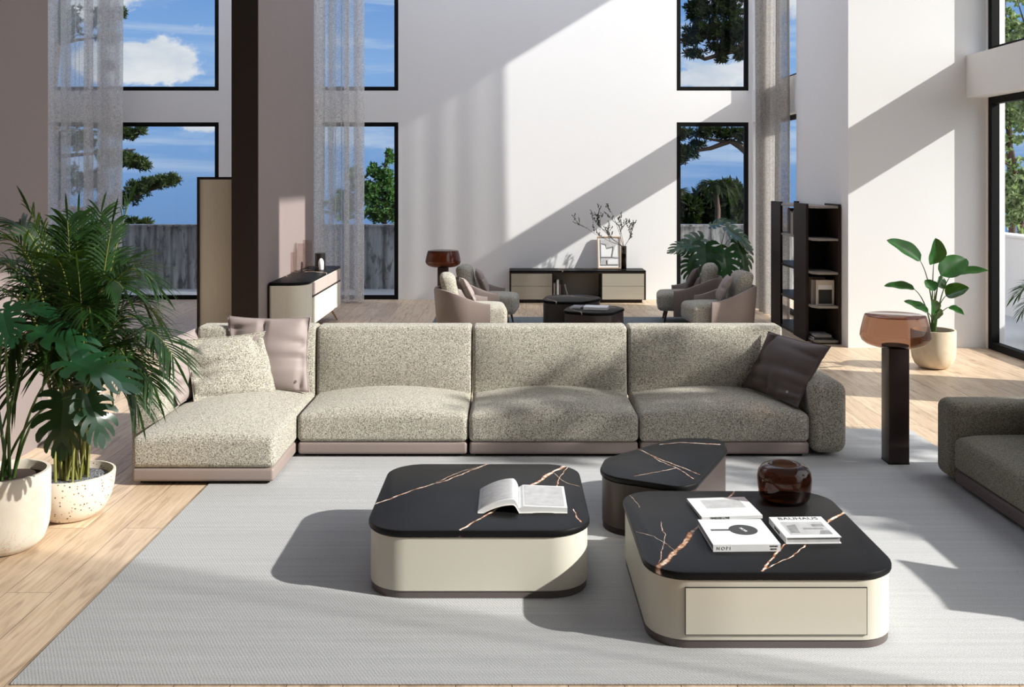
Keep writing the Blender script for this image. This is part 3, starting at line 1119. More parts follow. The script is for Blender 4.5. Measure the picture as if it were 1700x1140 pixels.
Z1 = .37
c1 = (-.178, 5.69)
marble('black_marble_wide', vein_pts([
    [(615, 838, .012), (650, 827, .012), (693, 811, .016), (745, 796, .010), (812, 769, .010)],
    [(725, 800, .006), (770, 781, .006), (822, 768, .006)],
    [(762, 880, .012), (812, 852, .018), (862, 820, .016), (905, 791, .034), (945, 769, .030)],
    [(945, 772, .004), (926, 800, .008), (924, 815, .010)],
    [(918, 784, .003), (944, 803, .003), (963, 808, .003)],
    [(953, 845, .004), (966, 866, .008)]], Z1, c1))
coffee_table('coffee_table', 'square cream coffee table with open book on its black veined top', round_poly(rect(-.778, .422, 5.09, 6.29), .22, 10), c1, Z1, 'black_marble_wide', 'cream_lacquer')
c2 = (1.231, 5.146)
marble('black_marble_front', vein_pts([
    [(1088, 946, .030), (1122, 914, .034), (1150, 885, .022), (1166, 867, .012), (1222, 814, .012)],
    [(1264, 948, .012), (1285, 924, .012), (1303, 903, .014), (1345, 885, .010), (1378, 864, .016), (1410, 845, .026)],
    [(1270, 944, .006), (1312, 925, .006), (1338, 905, .006)],
    [(1048, 822, .003), (1062, 842, .004)], [(1097, 866, .004), (1104, 886, .004), (1092, 935, .004)],
    [(1056, 882, .003), (1085, 890, .003), (1120, 914, .003)]], Z1, c2))
t2 = coffee_table('coffee_table', 'square cream coffee table with a front drawer, black top holding three books and a vase',
                  round_poly(rect(.632, 1.832, 4.546, 5.746), .20, 10), c2, Z1, 'black_marble_front', 'cream_lacquer')
d = MB()
dx0, dx1, dz0, dz1, yy = .808, 1.658, .076, .298, 4.553
d.box(dx0 + .003, dx1 - .003, yy - .002, yy + .02, dz0 + .003, dz1 - .003)
dr = d.build('drawer', 'pale_drawer_front', t2, smooth=0)
d = MB()
for (a, b, q, s) in ((dx0, dx1, dz0, dz0 + .003), (dx0, dx1, dz1 - .003, dz1), (dx0, dx0 + .003, dz0 + .003, dz1 - .003), (dx1 - .003, dx1, dz0 + .003, dz1 - .003)):
    d.box(a, b, yy - .0015, yy + .01, q, s)
d.build('shadow_gap', 'ink', dr, smooth=0)

t3pts = [PZ(990, 787, Z1), PZ(1132, 808, Z1), PZ(1159, 801, Z1), PZ(1208, 745, Z1), PZ(1200, 727, Z1), PZ(1120, 726, Z1), PZ(1004, 760, Z1)]
c3 = (1.0, 6.4)
marble('black_marble_small', vein_pts([
    [(1058, 744, .004), (1085, 757, .008), (1112, 768, .008), (1162, 787, .008)],
    [(1075, 752, .004), (1097, 766, .006), (1124, 777, .006), (1152, 794, .006)],
    [(1052, 790, .004), (1122, 777, .008)],
    [(1095, 738, .006), (1128, 734, .010), (1165, 736, .012), (1196, 738, .012)]], Z1, c3))
coffee_table('coffee_table', 'small rounded triangular brown coffee table with bare black veined top',
             round_poly([(p.x, p.y) for p in t3pts], [.22, .10, .10, .12, .12, .3, .22], 8), c3, Z1, 'black_marble_small', 'taupe_lacquer')

marble('black_marble_far', [[(-.3, .2, .02), (0, .35, .03), (.3, .1, .02)], [(-.35, 0, .012), (-.2, -.4, .015)]])
MATS['black_marble_far'].node_tree.nodes['Principled BSDF'].inputs['Specular IOR Level'].default_value = .06
cf = (.86, 14.62)
coffee_table('coffee_table', 'dark brown oval coffee table behind the one with a white book', round_poly([(.40, 14.25), (1.05, 14.22), (1.38, 14.7), (1.2, 15.12), (.55, 15.1)], .3, 8), cf, .42, 'black_marble_far', 'taupe_lacquer')
cf2 = (1.17, 13.85)
coffee_table('coffee_table', 'dark brown rounded coffee table carrying a white book, between the armchairs', round_poly([(.70, 13.60), (1.12, 13.38), (1.38, 13.42), (1.62, 13.9), (1.5, 14.17), (.82, 14.17)], [.2, .15, .12, .2, .15, .2], 8), cf2, .37, 'black_marble_far', 'taupe_lacquer')


# ---------------------------------------------------------------- books on the tables
def quad_frame(bl, br, tl):
    bl, br, tl = Vector(bl), Vector(br), Vector(tl)
    x = (br - bl); y = (tl - bl)
    W, D = x.length, y.length
    x.normalize()
    zax = Vector((0, 0, 1))
    yv = zax.cross(x).normalized()
    sk = y.dot(x)
    M = Matrix(((x.x, yv.x, 0, bl.x), (x.y, yv.y, 0, bl.y), (0, 0, 1, bl.z), (0, 0, 0, 1)))
    return M, W, y.dot(yv)


def table_book(label, bl, br, tl, h, spine, zt=Z1, cover='white_paper'):
    """closed book lying flat; spine: 'front' (along bl-br) or 'side' (along bl-tl)"""
    p = PZ(*bl, zt + h), PZ(*br, zt + h), PZ(*tl, zt + h)
    M, W, D = quad_frame(*p)
    M = M @ Matrix.Translation((0, 0, -h))
    e = thing('book', label, 'book', tuple(M @ Vector((W / 2, D / 2, .001))), group='books on the front coffee table')
    cv = MB()
    cv.box(0, W, 0, D, .001, .004, 0, M=M).box(0, W, 0, D, h - .003, h, 0, M=M)
    if spine == 'front':
        cv.box(0, W, 0, .004, .004, h - .003, 0, M=M)
    else:
        cv.box(0, .004, 0, D, .004, h - .003, 0, M=M)
    cv.build('cover', cover, e, smooth=0)
    pg = MB().box(.005, W - .006, .006 if spine == 'side' else .005, D - .006, .004, h - .003, 0, M=M)
    pg.build('pages', 'pale_grey_print', e, smooth=0)
    return e, M, W, D


e, M, W, D = table_book('white book with a black round pan drawn on its cover', (1184, 904), (1296, 903), (1165, 862), .036, 'front')
up = Matrix.Translation((0, 0, .0362))
pr = MB().disc(.073, (W * .60, D * .56, .0366), 36, M=M)
pr.box(W * .10, W * .60 - .06, D * .53, D * .59, .0361, .0365, 0, M=M)
pr.build('cover_print', 'print_dark', e, smooth=0)
text('NOPI', .024, M @ Matrix.Translation((W * .60, D * .56, .0372)) @ Matrix.Rotation(R(-72), 4, 'Z'), 'white_paper', e)
SP = M @ Matrix.Translation((0, -.0008, 0)) @ Matrix.Rotation(R(90), 4, 'X')
text('N O P I', .022, SP @ Matrix.Translation((W * .16, .018, 0)), 'pale_grey_print', e)
text('YOTAM', .011, SP @ Matrix.Translation((W * .9, .026, 0)), 'ink', e)
text('BOOK', .011, SP @ Matrix.Translation((W * .9, .012, 0)), 'ink', e)

e, M, W, D = table_book('white book with big black title and a grey photograph on its cover', (1305, 892), (1397, 891), (1276, 858), .034, 'side')
text('BAUHAUS', .05, M @ Matrix.Translation((W * .52, D * .90, .0343)) @ Matrix.Scale(.95, 4, (1, 0, 0)), 'ink', e)
MB().box(W * .12, W * .90, D * .12, D * .74, .0341, .0343, 0, M=M).build('cover_photo', 'pale_grey_print', e, smooth=0)
q = MB()
q.add([(W * .16, D * .2, .0346), (W * .33, D * .2, .0346), (W * .37, D * .62, .0346), (W * .18, D * .55, .0346)], [(0, 1, 2, 3)], M=M)
q.box(W * .45, W * .82, D * .36, D * .44, .0344, .0347, 0, M=M).box(W * .66, W * .88, D * .5, D * .62, .0344, .0347, 0, M=M)
q.add([(W * .66, D * .14, .0346), (W * .9, D * .14, .0346), (W * .9, D * .3, .0346), (W * .74, D * .32, .0346)], [(0, 1, 2, 3)], M=M)
q.build('photo_shapes', 'mid_grey_print', e, smooth=0)
text('BAUHAUS', .02, M @ Matrix.Translation((-.0008, D * .5, .017)) @ Matrix.Rotation(R(-90), 4, 'Z') @ Matrix.Rotation(R(90), 4, 'X'), 'ink', e)

e, M, W, D = table_book('thin white book with pale pink cover picture, behind the other two', (1165, 858), (1266, 855), (1143, 827), .018, 'front')
MB().box(W * .2, W * .86, D * .42, D * .88, .0181, .0184, 0, M=M).build('cover_picture', 'pale_grey_print', e, smooth=0)
SP = M @ Matrix.Translation((0, -.0008, 0)) @ Matrix.Rotation(R(90), 4, 'X')
text('TIMELESS LOVE', .016, SP @ Matrix.Translation((W * .3, .009, 0)), 'ink', e)


# the open book
def open_book():
    # rows along the spine, curved cross-section; left block arched, right block flatter
    y0, y1 = PZ(800, 852, Z1).y, PZ(800, 815, Z1).y
    xm = PZ(862, 851, Z1).x
    xl, xr = PZ(793, 852, Z1).x, PZ(942, 852, Z1).x
    e = thing('open_book', 'open book of grey photographs lying on the black table top', 'book', (xm, (y0 + y1) / 2, Z1 + .001))

    n = 30
    for side, xe in ((-1, xl), (1, xr)):
        top, bot = [], []
        for i in range(n + 1):
            t = i / n
            x = xm + (xe - xm) * t
            if side < 0:
                if t < .16:
                    zt = .018 + .058 * math.sin(math.pi / 2 * t / .16) ** .7
                else:
                    zt = .012 + .064 * math.cos(math.pi / 2 * (t - .16) / .84) ** .9
                zb = .001 + max(0, zt - .030) * 1.0
            else:
                zt = .010 + .030 * min(1, (t + .03) * 8) ** .5 * (1 - .35 * t)
                zb = .001 + .004 * math.sin(math.pi * t)
            top.append((x, Z1 + zt)); bot.append((x, Z1 + zb))
        # pages
        for nm, m, lo, hi, ins in (('page_block', 'white_paper', bot, top, .004), ('cover', 'white_stone', None, None, 0)):
            mb = MB()
            if nm == 'cover':
                hi = [(x, q + .0005) for x, q in bot]; lo = [(x, q - .0018 if q > Z1 + .004 else Z1 + .0003) for x, q in bot]
            vs, fs = [], []
            for yv in (y0 + ins, y1 - ins):
                for (x, q) in lo: vs.append((x, yv, q))
                for (x, q) in hi: vs.append((x, yv, q))
            k = n + 1
            for i in range(n):
                fs += [(i, i + 1, k + i + 1, k + i), (2 * k + i + 1, 2 * k + i, 3 * k + i, 3 * k + i + 1),
                       (k + i, k + i + 1, 3 * k + i + 1, 3 * k + i), (i + 1, i, 2 * k + i, 2 * k + i + 1)]
            fs += [(0, k, 3 * k, 2 * k), (n, 2 * k + n, 3 * k + n, k + n)]
            mb.add(vs, fs)
            mb.build(nm, m, e, smooth=60)
        # printed picture on the page
        ta, tb, va, vb = (.05, .94, .05, .97) if side < 0 else (.06, .95, .06, .95)
        mb = MB()
        vs, fs = [], []
        kk = 14
        for i in range(kk + 1):
            t = ta + (tb - ta) * i / kk
            f = t * n
            j = min(int(f), n - 1)
            x = top[j][0] + (top[j + 1][0] - top[j][0]) * (f - j)
            q = top[j][1] + (top[j + 1][1] - top[j][1]) * (f - j)
            for v in (va, vb):
                vs.append((x, y0 + (y1 - y0) * v, q + .0012))
        for i in range(kk):
            fs.append((2 * i, 2 * i + 2, 2 * i + 3, 2 * i + 1))
        mb.add(vs, fs)
        mb.build('page_picture', 'pale_grey_print', e, smooth=60)
    mb = MB()
    xa = xm + (xr - xm) * .60
    mb.box(xa, xa + .03, y0 + (y1 - y0) * .18, y0 + (y1 - y0) * .42, Z1 + .0325, Z1 + .0335)
    mb.build('small_picture', 'mid_grey_print', e, smooth=0)


open_book()


# vase of brown glass on the front table
def glass_vase():
    c = (1.556, 5.575, Z1 + .001)
    e = thing('glass_vase', 'bulbous brown glass vase on the black table top', 'vase', c)
    outer = [(.0001, 0), (.10, 0), (.128, .006), (.142, .03), (.149, .08), (.152, .13), (.146, .165), (.128, .192), (.095, .206), (.078, .208), (.074, .205)]
    inner = [(.070, .203), (.09, .199), (.122, .186), (.139, .162), (.145, .13), (.142, .08), (.135, .034), (.118, .014), (.0001, .012)]
    MB().lathe(outer + inner, c, 48).build('vase_body', 'brown_glass', e, smooth=60)


glass_vase()


# ---------------------------------------------------------------- lamps
def lamp(label, cx, cy, z0, m, group='lamps with brown glass shades'):
    e = thing('floor_lamp', label, 'lamp', (cx, cy, z0), group=group)
    hw = .0785
    MB().box(cx - hw, cx + hw, cy - hw, cy + hw, z0 + .001, .905, .004).build('column', 'column_bronze', e)
    MB().box(cx - hw - .001, cx + hw + .001, cy - hw - .001, cy + hw + .001, z0, z0 + .012).build('foot', 'dark_bronze', e)
    prof = [(.0001, .905), (.12, .905), (.17, .910), (.215, .925), (.248, .950), (.262, .985), (.258, 1.02), (.240, 1.10), (.228, 1.140), (.224, 1.148)]
    MB().lathe(prof, (cx, cy, 0), 48).build('glass_shade', m, e, smooth=60)
    MB().lathe([(.0001, 1.141), (.222, 1.141), (.226, 1.144), (.222, 1.149), (.0001, 1.149)], (cx, cy, 0), 48).build('shade_cover', m, e, smooth=60)
    MB().lathe([(.0001, .910), (.10, .910), (.10, .918), (.0001, .918)], (cx, cy, 0), 24).build('light_disc', 'dark_bronze', e, smooth=40)
    return e


lamp('floor lamp with brown glass shade on a square dark column, between the two sofas', 2.977, 7.58, .010, 'brown_glass')
lamp('floor lamp with dark amber glass shade behind the pair of armchairs at the left', -1.02, 14.45, .010, 'amber_glass')


# ---------------------------------------------------------------- sideboard with rounded ends against the left pillar
def curved_sideboard():
    x0, x1, ya, yb = -3.235, -2.72, 12.93, 15.5
    e = thing('sideboard', 'long ivory sideboard with rounded end and black top against the brown pillar', 'sideboard', (-2.98, 14.2, 0))
    ol = round_poly([(x0, ya), (x1, ya), (x1, yb), (x0, yb)], [.05, .38, .05, .05], 12)
    MB().rings(ol, [(.212, .02), (.215, .008), (.79, .008), (.793, .02)]).build('body', 'ivory_slats', e)
    MB().rings(ol, slab_edge(.795, .832, .012)).build('top_slab', 'black_marble_far', e)
    MB().rings(ol, [(.200, .03), (.213, .03)]).build('underside', 'dark_bronze', e)
    MB().box(x0 - .012, x0 + .004, ya + .02, yb - .02, .20, .80).build('back_panel', 'dark_bronze', e, smooth=0)
    ys = ya + .39
    for i in range(2):
        a = ys + (yb - .03 - ys) * i / 2
        b = ys + (yb - .03 - ys) * (i + 1) / 2
        MB().box(x1 - .018, x1 + .004, a + .004, b - .004, .62, .785).build('drawer', 'pink_drawer', e, smooth=0)
        MB().box(x1 - .018, x1 + .004, a + .004, b - .004, .225, .590).build('door', 'ivory_wood', e, smooth=0)
    MB().box(x1 - .02, x1 + .0015, ys, yb - .03, .588, .622).build('handle_groove', 'dark_bronze', e, smooth=0)
    for (lx, ly, ox, oy) in ((x1 - .10, yb - .32, .08, .10), (x1 - .12, ya + .42, .08, -.10), (x0 + .08, yb - .32, -.02, .10), (x0 + .08, ya + .42, -.02, -.10)):
        MB().tube([(lx, ly, .20), (lx + ox * .98, ly + oy * .98, .012), (lx + ox, ly + oy, .001)], [.022, .011, .010], 10).build('leg', 'brass', e)
    return e


curved_sideboard()
for i, (px, yc, r, h, lab) in enumerate((
        (485.0, 14.35, .030, .30, 'short clear glass cylinder nearest the pillar on the curved sideboard'),
        (489.5, 14.6, .034, .42, 'tall clear glass cylinder second from the pillar on the sideboard'),
        (500.5, 14.5, .055, .42, 'wide ribbed clear glass cylinder in the middle of the sideboard group'),
        (511.0, 14.65, .075, .46, 'largest ribbed clear glass cylinder, beside the black jar on the sideboard'))):
    c = ((px - 850) * yc / F, yc, .833)
    e = thing('glass_cylinder', lab, 'vase', c, group='glass cylinders on the curved sideboard')
    pr = []
    nr = 22 if i >= 2 else 6
    for k in range(nr + 1):
        pr.append((r + (.0022 if (k % 2 and i >= 2) else 0), h * k / nr))
    MB().lathe([(.0001, .0)] + pr + [(r - .006, h), (r - .007, .012), (.0001, .012)], c, 24).build('cylinder', 'clear_glass', e, smooth=60)
    MB().lathe([(.0001, .0005), (r - .002, .0005), (r - .002, .010), (.0001, .010)], c, 24).build('glass_base', 'smoke_glass', e)
c = P(531.5, 441, 15.0); c.z = .833
e = thing('jar', 'black cylindrical jar at the far end of the curved sideboard', 'vase', tuple(c))
MB().lathe([(.0001, 0), (.078, 0), (.083, .006), (.083, .235), (.078, .24), (.0001, .24)], tuple(c), 28).build('jar_body', 'black_ceramic', e)
c = P(533, 441, 14.80); c.z = .833
e = thing('bottle_sculpture', 'small cream stone bottle with a slanted shoulder in front of the black jar', 'sculpture', tuple(c))
MB().lathe([(.0001, 0), (.036, 0), (.040, .006), (.042, .10), (.038, .135), (.026, .155), (.014, .172), (.0001, .174)], tuple(c), 24).build('bottle_body', 'white_stone', e, smooth=60)
c = P(527, 441, 14.66); c.z = .833
e = thing('cube_dish', 'tiny black square dish in front of the cream stone bottle', 'dish', tuple(c))
MB().box(c.x - .026, c.x + .026, c.y - .026, c.y + .026, .833, .893, .004).build('dish_body', 'black_ceramic', e)

# tall cabinet by the left pillar
def tall_cabinet():
    e = thing('tall_cabinet', 'tall champagne coloured cabinet with dark edges behind the brown pillar', 'cabinet', (-3.88, 13.2, 0))
    x0, x1, y0, y1, zt = -4.17, -3.60, 12.92, 13.45, 2.235
    MB().box(x0 - .001, x0 + .028, y0 - .004, y1, .001, zt).build('side_panel', 'dark_bronze', e, smooth=0)
    MB().box(x1 - .028, x1, y0 - .004, y1, .001, zt).build('side_panel', 'dark_bronze', e, smooth=0)
    MB().box(x0 + .028, x1 - .028, y0 - .004, y1, zt - .03, zt).build('top_panel', 'dark_bronze', e, smooth=0)
    MB().box(x0 + .028, x1 - .028, y0 + .03, y1, .001, zt - .03).build('carcass', 'dark_bronze', e, smooth=0)
    # bowed door
    n = 16
    vs, fs = [], []
    a, b = x0 + .03, x1 - .03
    for i in range(n + 1):
        t = 2 * i / n - 1
        x = a + (b - a) * i / n
        y = y0 + .02 - .045 * (1 - t * t)
        vs += [(x, y, .05), (x, y, zt - .034)]
    for i in range(n):
        fs.append((2 * i, 2 * i + 2, 2 * i + 3, 2 * i + 1))
    k = len(vs)
    vs += [(a, y0 + .03, .05), (a, y0 + .03, zt - .034), (b, y0 + .03, .05), (b, y0 + .03, zt - .034)]
    fs += [(k, 0, 1, k + 1), (2 * n, k + 2, k + 3, 2 * n + 1), tuple([1 + 2 * i for i in range(n + 1)] + [k + 3, k + 1])]
    MB().add(vs, fs).build('door', 'champagne_upright', e)


tall_cabinet()

# ---------------------------------------------------------------- low media unit on the back wall
def media_unit():
    x0, x1, y0, y1 = -.045, 2.385, 17.38, 17.88
    e = thing('media_unit', 'long low champagne sideboard with open middle bay along the white back wall', 'sideboard', ((x0 + x1) / 2, 17.6, 0))
    zt, zb = .578, .055
    MB().box(x0 + .06, x1 - .06, y0 + .05, y1, .001, zb).build('plinth', 'dark_bronze', e, smooth=0)
    MB().box(x0, x0 + .03, y0, y1, zb, zt - .05).build('side_panel', 'dark_bronze', e, smooth=0)
    MB().box(x1 - .03, x1, y0, y1, zb, zt - .05).build('side_panel', 'dark_bronze', e, smooth=0)
    MB().box(x0, x1, y0, y1, zt - .05, zt - .022).build('frame_top', 'dark_bronze', e, smooth=0)
    MB().box(x0 + .03, x1 - .03, y0 + .02, y1, zb, zb + .025).build('bottom_panel', 'dark_bronze', e, smooth=0)
    MB().box(x0 + .03, x1 - .03, y1 - .03, y1 - .005, zb + .025, zt - .05).build('back_panel', 'champagne_level', e, smooth=0)
    MB().box(x0 - .002, x1 + .002, y0 - .004, y1 + .005, zt - .022, zt, .004).build('top_slab', 'black_marble_far', e, smooth=0)
    xa, xb = .715, 1.605
    for a in (xa, xb - .02):
        MB().box(a, a + .02, y0 + .02, y1 - .03, zb + .025, zt - .05).build('divider', 'dark_bronze', e, smooth=0)
    zm = (zb + zt - .05) / 2 + .01
    for (a, b) in ((x0 + .032, xa - .002), (xb + .002, x1 - .032)):
        for (za, zc) in ((zb + .01, zm - .003), (zm + .003, zt - .054)):
            MB().box(a, b, y0 - .002, y0 + .02, za, zc).build('drawer', 'champagne_level', e, smooth=0)


media_unit()
bz = .055 + .026
bx = .742
for i, (wd, h, m, tilt, lab) in enumerate((
        (.030, .27, 'book_taupe', 0, 'taupe upright book first from the left drawers in the media unit'),
        (.022, .31, 'book_black', 0, 'thin black upright book second in the media unit bay'),
        (.036, .33, 'book_white', 0, 'white upright book third in the media unit bay'),
        (.034, .25, 'book_brown', 0, 'short brown upright book beside the white one in the media unit'),
        (.030, .30, 'book_black', 4, 'black book tilting slightly against the brown one in the media unit'),
        (.022, .25, 'book_grey', 14, 'grey book leaning most of all in the media unit bay'))):
    M = Matrix.Translation((bx, 17.46, bz)) @ Matrix.Rotation(R(-tilt), 4, 'Y')
    e = thing('book', lab, 'book', (bx, 17.5, bz), group='books in the media unit')
    MB().box(0, wd, 0, .004, 0, h, M=M).box(0, .003, .004, .2, 0, h, M=M).box(wd - .003, wd, .004, .2, 0, h, M=M).build('cover', m, e, smooth=0)
    MB().box(.003, wd - .003, .006, .195, .004, h - .004, M=M).build('pages', 'white_paper', e, smooth=0)
    bx += wd + .004 + (h * math.sin(R(tilt)) * 1.0 if tilt < 1 else .008) + (.022 if i == 3 else (.05 if i == 4 else 0))


def picture():
    x0, x1 = 1.555, 1.985
    zb = .584
    M = Matrix.Translation((x0, 17.715, zb)) @ Matrix.Rotation(R(-13), 4, 'X')
    W, H = x1 - x0, .59
    e = thing('framed_picture', 'framed abstract print of white blocks and black lines leaning on the back wall', 'picture', (x0 + W / 2, 17.7, zb))
    f = MB()
    for (a, b, c2, d2) in ((0, .02, 0, H), (W - .02, W, 0, H), (.02, W - .02, 0, .02), (.02, W - .02, H - .02, H)):
        f.box(a, b, -.012, .022, c2, d2, M=M)
    f.build('frame', 'oak_frame', e, smooth=0)
    MB().box(.02, W - .02, .002, .012, .02, H - .02, M=M).build('mat_board', 'white_paper', e, smooth=0)
    ar = MB().box(.05, W - .05, -.001, .002, .06, H - .05, M=M).build('art_print', 'pale_grey_print', e, smooth=0)
    ln = MB()
    yy = -.003

    def stroke(pts, wd):
        for (xa, za), (xb, zb2) in zip(pts[:-1], pts[1:]):
            dd = Vector((xb - xa, zb2 - za)); nn = Vector((-dd.y, dd.x)).normalized() * wd / 2
            ln.add([(xa - nn.x, yy, za - nn.y), (xb - nn.x, yy, zb2 - nn.y), (xb + nn.x, yy, zb2 + nn.y), (xa + nn.x, yy, za + nn.y)], [(0, 1, 2, 3)], M=M)
    stroke([(.065, .46), (.15, .44), (.16, .37), (.29, .40), (.255, .20)], .010)
    stroke([(.05, .20), (.30, .205)], .010)
    stroke([(.30, .19), (.38, .19)], .008)
    stroke([(.05, .065), (.38, .065)], .010)
    stroke([(.165, .15), (.17, .075)], .018)
    stroke([(.055, .10), (.055, .53)], .006)
    ln.build('line_drawing', 'ink', ar, smooth=0)
    bl = MB()
    bl.add([(.18, yy, .085), (.37, yy, .085), (.37, yy, .18), (.2, yy, .17)], [(0, 1, 2, 3)], M=M)
    bl.add([(.27, yy, .215), (.37, yy, .215), (.37, yy, .45), (.32, yy, .40)], [(0, 1, 2, 3)], M=M)
    bl.add([(.07, yy, .22), (.24, yy, .22), (.27, yy, .37), (.165, yy, .35), (.145, yy, .42), (.07, yy, .44)], [(0, 1, 2, 3, 4, 5)], M=M)
    bl.build('white_blocks', 'white_paper', ar, smooth=0)


picture()
vc = (2.005, 17.50, .579)
e = thing('tall_vase', 'slim smoked glass vase beside the framed print', 'vase', vc)
MB().lathe([(.0001, 0), (.046, 0), (.049, .004), (.050, .43), (.046, .43), (.044, .02), (.0001, .02)], vc, 28).build('vase_body', 'smoke_glass', e, smooth=60)
MB().lathe([(.0001, .024), (.042, .024), (.042, .30), (.0001, .30)], vc, 20).build('dark_water', 'black_ceramic', e, smooth=60)


def branches():
    rnd = random.Random(12)
    e = thing('branch_bunch', 'bare dark branches with tiny leaves standing in the smoked vase', 'branch', (vc[0], vc[1], .9))
    tw, lf = MB(), MB()

    def grow(p, d, ln, r, depth):
        pts = [p]
        q = Vector(p); dd = Vector(d).normalized()
        n = 6
        for i in range(n):
            dd = (dd + Vector((rnd.uniform(-.22, .22), rnd.uniform(-.15, .15), rnd.uniform(-.12, .2)))).normalized()
            q = q + dd * ln / n
            pts.append(q.copy())
            if depth < 2 and i >= 1 and rnd.random() < .75:
                sd = (dd + Vector((rnd.uniform(-.9, .9), rnd.uniform(-.4, .4), rnd.uniform(-.2, .7)))).normalized()
                grow(q.copy(), sd, ln * rnd.uniform(.3, .5), r * .6, depth + 1)
            if depth >= 1 and rnd.random() < .75:
                lf.blade(q, dd + Vector((rnd.uniform(-1, 1), rnd.uniform(-.6, .6), rnd.uniform(-.3, 1))), (0, -1, .3), rnd.uniform(.02, .04), .016, .1, 2)
        tw.tube(pts, [r * (1 - .6 * i / n) for i in range(n + 1)], 5)
    for tip, s in (((-.92, 0, .30), .66), ((-.40, .05, .9), .62), ((-.1, 0, 1), .42), ((.45, .03, .70), .36), ((-.75, -.05, .5), .52), ((-.85, .05, .42), .6)):
        base = Vector((vc[0], vc[1], .92))
        tw.tube([(vc[0], vc[1], .88), tuple(base + Vector((tip[0] * .04, 0, .09)))], .004, 5)
        grow(base + Vector((tip[0] * .04, 0, .09)), tip, s, .0055, 0)
    tw.build('twigs', 'twig', e, smooth=60)
    lf.build('leaves', 'twig_leaf', e, smooth=0)


branches()

# ---------------------------------------------------------------- bookshelf at the right pillar
SHZ = [.05, .51, .96, 1.41, 1.845]
def bookshelf():
    xa, xb, ya, yb = 4.0, 4.385, 13.02, 15.08
    e = thing('bookshelf', 'tall dark brown open bookshelf standing against the white pillar', 'bookshelf', (4.19, 14.05, 0))
    MB().box(xa + .03, xb - .02, ya + .08, yb - .03, .001, .035).build('plinth', 'dark_bronze', e, smooth=0)
    for (p, q) in ((14.55, 15.08), (13.28, 13.86)):
        MB().box(xa, xa + .035, p, q, .001, 1.87).build('upright', 'dark_brown_veneer', e, smooth=0)
    MB().box(xb - .03, xb, ya, 13.6, .001, 1.87).build('upright', 'dark_brown_veneer', e, smooth=0)
    MB().box(xa + .035, xb - .03, 13.56, 13.59, .035, 1.83).build('back_panel', 'black_metal', e, smooth=0)
    MB().box(xb - .03, xb, 14.9, 15.08, .001, 1.87).build('upright', 'dark_brown_veneer', e, smooth=0)
    for z0 in SHZ:
        ol = [(xa + .09, ya + .01), (xb - .03, ya + .01), (xb - .03, 13.56), (xa + .035, 13.56), (xa + .035, ya + .22), (xa + .03, ya + .1)]
        MB().rings(ol, [(z0 - .03, 0), (z0, 0)]).build('shelf', 'grey_shelf' if True else '', e, smooth=0)
        MB().box(xa + .012, xb - .012, 13.59, 15.05, z0 - .03, z0).build('shelf', 'grey_shelf' if z0 > 1.2 else 'dark_bronze', e, smooth=0)


bookshelf()
# books on the far side of the bookshelf, top bay
by = 13.98
for i, (wd, h, m, lab) in enumerate((
        (.07, .36, 'book_taupe', 'thick taupe book upright on the top bay of the bookshelf'),
        (.05, .34, 'book_brown', 'brown book upright second on the top bay of the bookshelf'),
        (.04, .31, 'book_cream', 'cream book upright third on the top bay of the bookshelf'),
        (.06, .33, 'book_grey', 'grey book upright fourth on the top bay of the bookshelf'),
        (.06, .35, 'book_black', 'black book upright fifth on the top bay of the bookshelf'),
        (.07, .37, 'book_brown', 'tallest brown book at the far end of the top bay of the bookshelf'))):
    e = thing('book', lab, 'book', (4.16, by, 1.411), group='books on the top bay of the bookshelf')
    MB().box(4.06, 4.064, by, by + wd, 1.411, 1.411 + h).box(4.064, 4.27, by, by + .004, 1.411, 1.411 + h).box(4.064, 4.27, by + wd - .004, by + wd, 1.411, 1.411 + h).build('cover', m, e, smooth=0)
    MB().box(4.066, 4.262, by + .004, by + wd - .004, 1.415, 1.405 + h).build('pages', 'white_paper', e, smooth=0)
    by += wd + .012
for i, (yc, dx, h, m, lab) in enumerate((
        (13.30, -.03, .36, 'book_brown', 'dark upright book at the back of the stack on the bookshelf end'),
        (13.22, -.012, .33, 'book_grey', 'grey upright book in the middle of the bookshelf end'))):
    e = thing('book', lab, 'book', (4.17, yc, .511), group='books on the bookshelf end')
    x0, x1 = 4.075 + dx, 4.30 + dx
    MB().box(x0, x1, yc, yc + .004, .511, .511 + h).box(x0, x1, yc + .036, yc + .04, .511, .511 + h).box(x0, x0 + .004, yc + .004, yc + .036, .511, .511 + h).build('cover', m, e, smooth=0)
    MB().box(x0 + .006, x1 - .006, yc + .004, yc + .036, .514, .506 + h).build('pages', 'white_paper', e, smooth=0)
e = thing('book', 'book with a black and white picture cover facing out on the bookshelf end', 'book', (4.2, 13.1, .511), group='books on the bookshelf end')
x0, x1, yc, h = 4.10, 4.335, 13.13, .335
MB().box(x0, x1, yc, yc + .004, .511, .511 + h).box(x0, x1, yc + .036, yc + .04, .511, .511 + h).box(x0, x0 + .004, yc + .004, yc + .036, .511, .511 + h).build('cover', 'book_cream', e, smooth=0)
MB().box(x0 + .006, x1 - .006, yc + .004, yc + .036, .514, .506 + h).build('pages', 'white_paper', e, smooth=0)
MB().box(x0 + .025, x1 - .03, yc - .0015, yc - .0002, .53, .53 + .20).build('cover_photo', 'ink', e, smooth=0)
MB().box(x0 + .02, x1 - .03, yc - .002, yc - .0005, .511 + .21, .511 + .27).build('title_band', 'white_paper', e, smooth=0)
